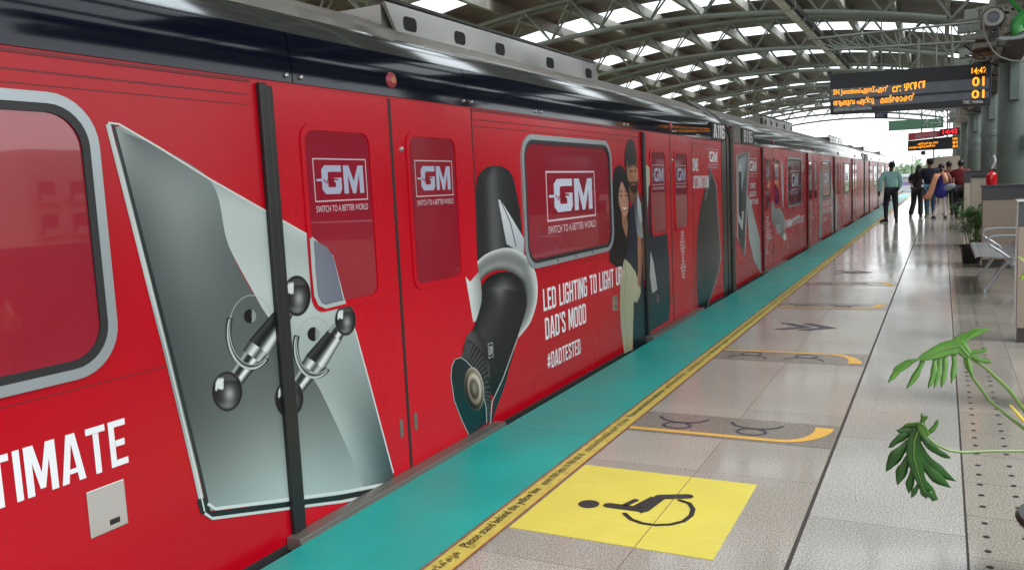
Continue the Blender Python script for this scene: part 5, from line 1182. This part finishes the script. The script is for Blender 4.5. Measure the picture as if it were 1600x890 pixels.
def person(label, x, y, h, over, skin_c, hair_c, parts, yaw=0, rscale=1.0):
    t = thing('person', label, 'person', (x, y, 0), 'people waiting on the platform'); t.rotation_euler = (0, 0, yaw)
    J = {k: Vector(v) for k, v in BASE.items()}
    for s_, sg in (('L', -1), ('R', 1)):
        for k, v in SIDE.items(): J[k+s_] = Vector((v[0]*sg, v[1], v[2]))
    for k, v in over.items(): J[k] = Vector(v)
    rad = {}
    for k in J: rad[k] = RAD[k] if k in RAD else RAD[k[:-1]]
    E_ = [('pelvis','waist'),('waist','chest'),('chest','neckb'),('neckb','neck'),('neck','head'),('head','top')]
    for s_ in 'LR': E_ += [('chest','sh'+s_),('sh'+s_,'el'+s_),('el'+s_,'wr'+s_),('wr'+s_,'ha'+s_),('pelvis','hip'+s_),('hip'+s_,'kn'+s_),('kn'+s_,'an'+s_),('an'+s_,'to'+s_)]
    Jb = {k: v*h for k, v in J.items()}
    # fingers
    for s_, sg in (('L', -1), ('R', 1)):
        d = (J['ha'+s_]-J['wr'+s_]).normalized(); sd_ = Vector((0, 1, 0)); sd_ = (sd_-d*sd_.dot(d)).normalized()
        for q, (off, ln) in enumerate(((-.012, .036), (-.004, .044), (.004, .042), (.012, .033))):
            k = 'f%d%s' % (q, s_); Jb[k] = (J['ha'+s_]+d*ln+sd_*off*1.3)*h; rad[k] = .0042; E_.append(('ha'+s_, k))
        k = 'th'+s_; Jb[k] = (J['wr'+s_]+d*.035+sd_*.030)*h; rad[k] = .005; E_.append(('wr'+s_, k))
    rr_ = {k: (tuple(v_*h for v_ in r_) if isinstance(r_, tuple) else r_*h) for k, r_ in rad.items()}
    body = skin_mesh('body', Jb, E_, rr_, mat('skin', lin(skin_c), .5), t)
    def cloth(nm, keys, edges, col, grow, extra=None, rough=.75):
        K = {k: Jb[k] for k in keys}; RR = {k: (tuple(v_*rscale+grow*h for v_ in rr_[k]) if isinstance(rr_[k], tuple) else rr_[k]*rscale+grow*h) for k in keys}
        if extra:
            for k, (p, r_) in extra.items():
                K[k] = Vector(p)*h; RR[k] = tuple(v_*h for v_ in r_) if isinstance(r_, tuple) else r_*h
        return skin_mesh(nm, K, edges, RR, mat(nm+' cloth', lin(col), rough, noise=.18, nscale=7, bump=.3, bscale=14), t)
    for p in parts: p(cloth, J, h, t)
    # ears and face hints
    return t
def shirt(col, sleeve='long', low=.50, grow=.016):
    def f(cloth, J, h, t):
        keys = ['pelvis', 'waist', 'chest', 'neckb']; ed = [('pelvis','waist'),('waist','chest'),('chest','neckb')]
        for s_ in 'LR':
            keys += ['sh'+s_, 'el'+s_]; ed += [('chest','sh'+s_),('sh'+s_,'el'+s_)]
            if sleeve == 'long': keys.append('wr'+s_); ed.append(('el'+s_,'wr'+s_))
        cloth('shirt', keys, ed, col, grow)
    return f
def trousers(col, grow=.010, flare=0, pel=None):
    def f(cloth, J, h, t):
        keys = ['pelvis']; ed = []; ex = {}
        if pel: keys = []; ex['pelvis'] = (tuple(J['pelvis']), pel)
        for s_ in 'LR':
            keys += ['hip'+s_, 'kn'+s_]; ex['cuff'+s_] = (tuple(J['an'+s_]+Vector((0, .0, -.015))), .030+flare); ed += [('pelvis','hip'+s_),('hip'+s_,'kn'+s_),('kn'+s_,'cuff'+s_)]
        cloth('trousers', keys, ed, col, grow, ex)
    return f
def shoes(col):
    def f(cloth, J, h, t):
        for s_ in 'LR':
            a_ = J['an'+s_]; b_ = J['to'+s_]; g = MB(); d = (b_-a_); d.z = 0; d.normalize(); sdv = Vector((-d.y, d.x, 0))
            c_ = Vector((a_.x, a_.y, 0))*h; prof = [(-.03,.020,.050),(-.02,.026,.055),(.02,.027,.052),(.06,.028,.036),(.085,.024,.026),(.10,.012,.018)]
            vs = []
            for u, w_, z in prof:
                p = c_+d*u*h
                vs += [tuple(p-sdv*w_*h), tuple(p-sdv*w_*h*.8+Vector((0,0,z*h))), tuple(p+sdv*w_*h*.8+Vector((0,0,z*h))), tuple(p+sdv*w_*h)]
            n = len(prof); fs = [(4*i+j, 4*i+(j+1) % 4, 4*i+4+(j+1) % 4, 4*i+4+j) for i in range(n-1) for j in range(4)]+[(0,1,2,3), tuple(4*(n-1)+j for j in (3,2,1,0))]
            me = bpy.data.meshes.new('shoe'); me.from_pydata(vs, [], fs); me.materials.append(mat('shoe leather', lin(col), .4)); o = bpy.data.objects.new('shoe', me); COL.objects.link(o); o.parent = t
            md = o.modifiers.new('s', 'SUBSURF'); md.levels = 1; md.render_levels = 1
    return f
def local(mb, nm, m_, t):
    me = bpy.data.meshes.new(nm); me.from_pydata(mb.v, [], mb.f); me.materials.append(m_)
    for p in me.polygons: p.use_smooth = True
    o = bpy.data.objects.new(nm, me); COL.objects.link(o); o.parent = t; return o
def hair(col, long=0, bun=False, cap=None):
    def f(cloth, J, h, t):
        c_ = J['head']*h; g = MB(); g.ico((c_.x, c_.y-.012*h, c_.z+.022*h), (.050*h, .058*h, .056*h), 3)
        if long:
            g2 = [(c_.x, c_.y-.04*h, c_.z+.01*h), (c_.x, c_.y-.065*h, c_.z-.06*h), (c_.x, c_.y-.075*h, c_.z-.13*h), (c_.x, c_.y-.07*h, c_.z-long*h)]
            g.tube(g2, [.046*h, .056*h, .06*h, .03*h], 12)
        if bun: g.ico((c_.x, c_.y-.05*h, c_.z-.01*h), .026*h, 2); g.tube([(c_.x, c_.y-.045*h, c_.z-.01*h), (c_.x, c_.y-.06*h, c_.z-.07*h)], [.035*h, .02*h], 10)
        # small nose on the face side
        local(g, 'hair', mat('hair', lin(col), .5, noise=.2, nscale=60), t)
        g = MB(); g.ico((c_.x, c_.y+.052*h, c_.z+.0*h), (.007*h, .010*h, .012*h), 2)
        for sg in (-1, 1): g.ico((c_.x+sg*.045*h, c_.y+.002*h, c_.z+.0*h), (.006*h, .011*h, .017*h), 2)
        local(g, 'ears_and_nose', mat('skin', lin((140, 98, 74)), .5), t)
        if cap:
            g = MB(); g.lathe([(.0, .075*h), (.04*h, .07*h), (.058*h, .045*h), (.056*h, .02*h), (.054*h, .02*h)], (c_.x, c_.y-.005*h, c_.z+.004*h), 20)
            g.add([(c_.x-.045*h, c_.y+.04*h, c_.z+.03*h), (c_.x+.045*h, c_.y+.04*h, c_.z+.03*h), (c_.x+.035*h, c_.y+.095*h, c_.z+.022*h), (c_.x-.035*h, c_.y+.095*h, c_.z+.022*h)], [(0,1,2,3)])
            local(g, 'cap', mat('cap cloth', lin(cap), .7), t)
    return f
def belt(col):
    def f(cloth, J, h, t):
        g = MB(); g.lathe([(.094*h, 0), (.097*h, .004*h), (.097*h, .018*h), (.094*h, .022*h)], (0, 0, .545*h), 24)
        g.v = [(v[0]*1.02, v[1]*.74, v[2]) for v in g.v]; local(g, 'belt', M['black'], t)
    return f
def box_part(nm, pts, r, col):
    def f(cloth, J, h, t):
        g = MB(); g.tube([Vector(p)*h for p in pts], [q*h for q in r], 10); local(g, nm, mat(nm+' cloth', lin(col), .75), t)
    return f
gp = at(1392, 347, 2, 0)
person('guard in mint green shirt and dark trousers standing alone by the yellow line', gp.x, gp.y, 1.78,
    dict(elL=(-.165,-.02,.645), wrL=(-.175,.0,.50), haL=(-.172,.01,.455), elR=(.145,-.01,.65), wrR=(.125,.06,.54), haR=(.11,.08,.51), knL=(-.075,.01,.28), anL=(-.072,-.01,.045), toL=(-.17,.03,.018), knR=(.07,.01,.28), anR=(.078,-.02,.045), toR=(.10,.07,.018), head=(.012,.012,.905), top=(.012,.01,.955)),
    (92, 62, 48), (24, 20, 18), [shirt((158, 214, 212)), trousers((24, 28, 40)), shoes((20, 18, 18)), hair((20, 16, 15)), belt(0)], yaw=.12, rscale=1.02)
p = at(1433, 339, 2, 0)
person('woman with long dark hair in black wide trousers, second person from the left', p.x, p.y, 1.66,
    dict(elL=(-.13,-.02,.68), wrL=(-.02,.08,.63), haL=(.02,.09,.63), elR=(.15,.0,.66), wrR=(.10,.09,.62), haR=(.06,.10,.62), hipL=(-.05,0,.51), knL=(-.06,.0,.28), anL=(-.11,-.05,.05), toL=(-.12,.04,.018), head=(.02,.02,.905), top=(.022,.02,.955)),
    (150, 106, 84), (22, 18, 18), [shirt((58, 56, 60), 'short'), trousers((40, 40, 44), .014, .020), shoes((60, 52, 48)), hair((18, 15, 15), long=.22), box_part('sleeve', [(-.12,-.01,.70),(-.13,-.02,.68),(-.04,.07,.635)], [.036,.034,.026], (176, 148, 136))], yaw=-.15)
p = at(1452, 339, 2, 0)
person('man in navy shirt, blue jeans and dark cap', p.x+.02, p.y-.3, 1.84,
    dict(elL=(-.155,.0,.65), wrL=(-.13,.10,.58), haL=(-.11,.12,.57), elR=(.155,.0,.65), wrR=(.12,.10,.58), knL=(-.05,.01,.28), anL=(-.045,-.01,.045), knR=(.05,.01,.28)),
    (110, 76, 60), (22, 18, 18), [shirt((32, 36, 56), 'short', grow=.018), trousers((58, 92, 116)), shoes((150, 140, 110)), hair((20, 16, 16), cap=(24, 24, 28))], yaw=0, rscale=1.08)
p = at(1470, 340, 2, 0)
def kurta(col):
    def f(cloth, J, h, t):
        ex = {'hem': ((0.01, .0, .35), (.135, .095)), 'mid': ((0.0, 0, .50), (.118, .085))}
        cloth('dress', ['waist', 'chest', 'neckb', 'shL', 'shR'], [('neckb','chest'),('chest','waist'),('waist','mid'),('mid','hem'),('chest','shL'),('chest','shR')], col, .012, ex)
    return f
def scarf(cloth, J, h, t):
    g = MB(); n = 9; vs = []
    path = [(-.05,-.075,.80,.05), (-.085,-.085,.72,.05), (-.12,-.09,.62,.045), (-.15,-.09,.52,.05), (-.19,-.085,.44,.06), (-.22,-.08,.36,.075)]
    for x, y, z, w_ in path: vs += [Vector((x-w_, y, z))*h, Vector((x-w_*.3, y-.012, z))*h, Vector((x+w_*.4, y, z))*h, Vector((x+w_, y-.01, z))*h]
    k = len(path); g.add(vs, [(4*i+j, 4*i+j+1, 4*i+j+5, 4*i+j+4) for i in range(k-1) for j in range(3)])
    o = local(g, 'scarf', mat('peach scarf', lin((226, 160, 128)), .7), t); o.modifiers.new('s', 'SOLIDIFY').thickness = .008
    g = MB(); path = [(.05,-.07,.81,.03), (.075,-.085,.72,.045), (.085,-.085,.62,.04)]; vs = []
    for x, y, z, w_ in path: vs += [Vector((x-w_, y, z))*h, Vector((x, y-.012, z))*h, Vector((x+w_, y, z))*h]
    g.add(vs, [(3*i+j, 3*i+j+1, 3*i+j+4, 3*i+j+3) for i in range(2) for j in range(2)]); o = local(g, 'scarf', mat('peach scarf', lin((216, 160, 132)), .7), t); o.modifiers.new('s', 'SOLIDIFY').thickness = .008
person('woman in bright blue dress with peach scarf and pale leggings', p.x, p.y-.5, 1.66,
    dict(elR=(.16,.0,.66), wrR=(.15,.05,.55), haR=(.14,.06,.52), elL=(-.14,.05,.67), wrL=(-.11,.12,.60), knL=(-.06,.02,.28), anL=(-.11,-.04,.05), toL=(-.14,.02,.018), knR=(.06,.0,.28), anR=(.07,-.01,.045)),
    (150, 104, 82), (22, 18, 18), [kurta((34, 38, 124)), trousers((206, 196, 198), .0, pel=.03), shoes((50, 38, 36)), hair((18, 15, 15), bun=True), scarf], yaw=-.1)
hb = at(1484, 292, 1, p.y-.75)
bg_ = thing('shoulder_bag', 'pale grey bag at the hip of the woman in the blue dress', 'bag', (hb.x, p.y-.72, hb.z))
g = MB(); g.ico((hb.x, p.y-.72, hb.z), (.15, .06, .095), 3); g.v = [(v[0], v[1], v[2]+.25*(v[0]-hb.x)) for v in g.v]; g.build('pouch', mat('grey bag cloth', lin((128, 138, 146)), .6), bg_, smooth=True)
g = MB(); g.tube([(hb.x-.12, p.y-.72, hb.z+.02), (hb.x-.02, p.y-.70, hb.z+.16), (hb.x+.1, p.y-.72, hb.z+.07)], .008, 6); g.build('strap', M['granitecap'], bg_, smooth=True)
p = at(1497, 340, 2, 0)
person('person in maroon shirt and black trousers nearest the low wall', p.x+.05, p.y-.2, 1.74,
    dict(elL=(-.15,.06,.69), wrL=(-.16,.14,.80), haL=(-.15,.15,.84), elR=(.16,.0,.66), wrR=(.12,.08,.60)), (112, 76, 60), (20, 16, 16),
    [shirt((112, 14, 22), 'short', grow=.022), trousers((20, 20, 24), .018), shoes((18, 16, 16)), hair((18, 15, 15))], yaw=0, rscale=1.12)
p = at(1482, 337, 2, 0)
person('person mostly hidden behind the woman in blue, only the head showing', p.x, p.y+.6, 1.74, {}, (120, 84, 66), (20, 16, 16),
    [shirt((96, 20, 24)), trousers((40, 40, 48)), shoes((20, 18, 18)), hair((18, 15, 15))], yaw=.3)

# ================================================================== BEYOND THE PLATFORM
# end-of-platform railing
t = thing('end_railing', 'white railing at the far end of the platform', 'railing', (-1.4, 58, 0))
g = MB()
for i in range(9): MB().tube([(-1.7+i*.5, 58, 0), (-1.7+i*.5, 58, 1.1)], .025, 6).build('post', M['winframe'], t)
g = MB(); g.tube([(-1.7, 58, 1.1), (2.4, 58, 1.1)], .03, 6); g.tube([(-1.7, 58, .6), (2.4, 58, .6)], .02, 6); g.build('rail', M['winframe'], t)
pz = at(1424.5, 300, 1, 40)
g = MB(); g.tube([(pz.x, 40, 0), (pz.x, 40, 1.75)], .028, 8); tag(g.build('marker_post', M['winframe'], smooth=True), 'thin grey post between the guard and the long haired woman', 'post')

def tree(x, y, h, r, label, seed):
    random.seed(seed); t = thing('tree', label, 'tree', (x, y, -9), 'trees beyond the end of the platform')
    g = MB(); g.tube([(x, y, -9), (x+.2, y, -9+h*.4), (x, y, -9+h*.75)], [h*.03, h*.022, h*.01], 7)
    for k in range(4): a_ = k*1.6; g.tube([(x, y, -9+h*.4), (x+math.cos(a_)*r*.6, y+math.sin(a_)*r*.6, -9+h*.72)], [h*.014, h*.005], 5)
    g.build('trunk', M['brown'], t, smooth=True)
    g = MB()
    cl_ = [(random.uniform(-.7, .7)*r, random.uniform(-.7, .7)*r, h*random.uniform(.5, .92), r*random.uniform(.3, .5)) for _ in range(16)]
    for k in range(2200):
        c_ = random.choice(cl_); v = Vector((random.gauss(0, 1), random.gauss(0, 1), random.gauss(0, .8))).normalized()*c_[3]*random.uniform(.6, 1.1)
        q = Vector((x+c_[0], y+c_[1], -9+c_[2]))+v; s_ = random.uniform(.18, .42)*r/4; n = Vector((random.gauss(0, 1), random.gauss(0, 1), random.gauss(0, 1))).normalized(); u = n.orthogonal()*s_; w_ = n.cross(u)
        g.add([q-u, q-w_*.6, q+u, q+w_*.6], [(0,1,2,3)])
    g.build('crown', M['treeleaf'], t, normals=False)
M['treeleaf'] = leafmat('haze-paled broadleaf foliage', lin((128, 148, 120)), .3, .6, .2)  # distance haze is put into this paled leaf colour
for k, (px_, Y, top, r) in enumerate(((1408, 150, 262, 6), (1419, 170, 257, 7), (1430, 190, 259, 8), (1440, 210, 262, 8), (1400, 220, 262, 8), (1452, 240, 262, 9))):
    q = at(px_, top+13, 1, Y); tree(q.x, Y, q.z+9, r, ['leafy tree nearest the train nose', 'tall leafy tree below the lattice tower', 'round leafy tree right of the tower', 'pale leafy tree behind the white building', 'far leafy tree behind the train', 'far leafy tree behind the beige enclosure'][k], 30+k)
def at_z(px_, py, Y): return at(px_, py, 1, Y).z
bx0 = at(1404, 270, 1, 120).x; bx1 = at(1455, 270, 1, 120).x
t = thing('white_building', 'long low white building with a purple stripe beyond the platform end', 'building', ((bx0+bx1)/2, 120, -9))
MB().box(bx0, bx1, 120, 130, -9, at_z(1420, 276, 120)).build('wall', mat('white render', lin((205, 208, 212)), .7), t)
MB().box(bx0, bx1, 119.9, 119.99, at_z(1420, 289, 120), at_z(1420, 284, 120)).build('stripe', mat('purple stripe', lin((150, 130, 180)), .6), t)
MB().box(bx0-1, bx1+1, 118.5, 131, at_z(1420, 276, 120), at_z(1420, 272, 120)).build('roof', mat('pale roof', lin((190, 196, 206)), .5), t)
tw = at(1428, 262, 1, 230)
t = thing('lattice_tower', 'thin pale lattice tower against the sky behind the trees', 'tower', (tw.x, 230, -9))
g = MB(); zt_t = at_z(1429, 242, 230)
for sx in (-1, 1):
    for sy in (-1, 1): g.tube([(tw.x+1.6*sx, 230+1.6*sy, -9), (tw.x+.25*sx, 230+.25*sy, zt_t)], .12, 4)
for i in range(14):
    u = i/14; w_ = 1.6*(1-u)+.25*u; z = -9+(zt_t+9)*u; w2 = 1.6*(1-(i+1)/14)+.25*(i+1)/14; z2 = -9+(zt_t+9)*(i+1)/14
    g.tube([(tw.x-w_, 228.5, z), (tw.x+w2, 228.5, z2)], .07, 4); g.tube([(tw.x+w_, 228.5, z), (tw.x-w2, 228.5, z2)], .07, 4)
g.build('mast', mat('pale steel', lin((150, 156, 160)), .6), t)
# apartment block to the right of the station (seen mirrored in the carriage window)
ab = thing('apartment_block', 'pale apartment block beyond the right side of the platform', 'building', (62, 46, -9))
MB().box(58, 66, 40.5, 52, -9, 6.4).build('wall', mat('pink cream render', lin((206, 186, 176)), .7), ab)
wn = 0
for i in range(4):
    for j in range(5):
        y0 = 41.3+i*2.7; z0 = -7.9+j*2.6
        g = MB(); g.box(57.93, 57.99, y0, y0+1.4, z0, z0+1.4); g.build('window', mat('dark glass', (.05, .06, .07), .1), ab)
        g = MB(); g.box(57.3, 57.99, y0-.2, y0+1.7, z0-.35, z0-.2); g.box(57.3, 57.36, y0-.2, y0+1.7, z0-.2, z0+.35); g.build('balcony', mat('balcony', lin((190, 172, 164)), .7), ab)
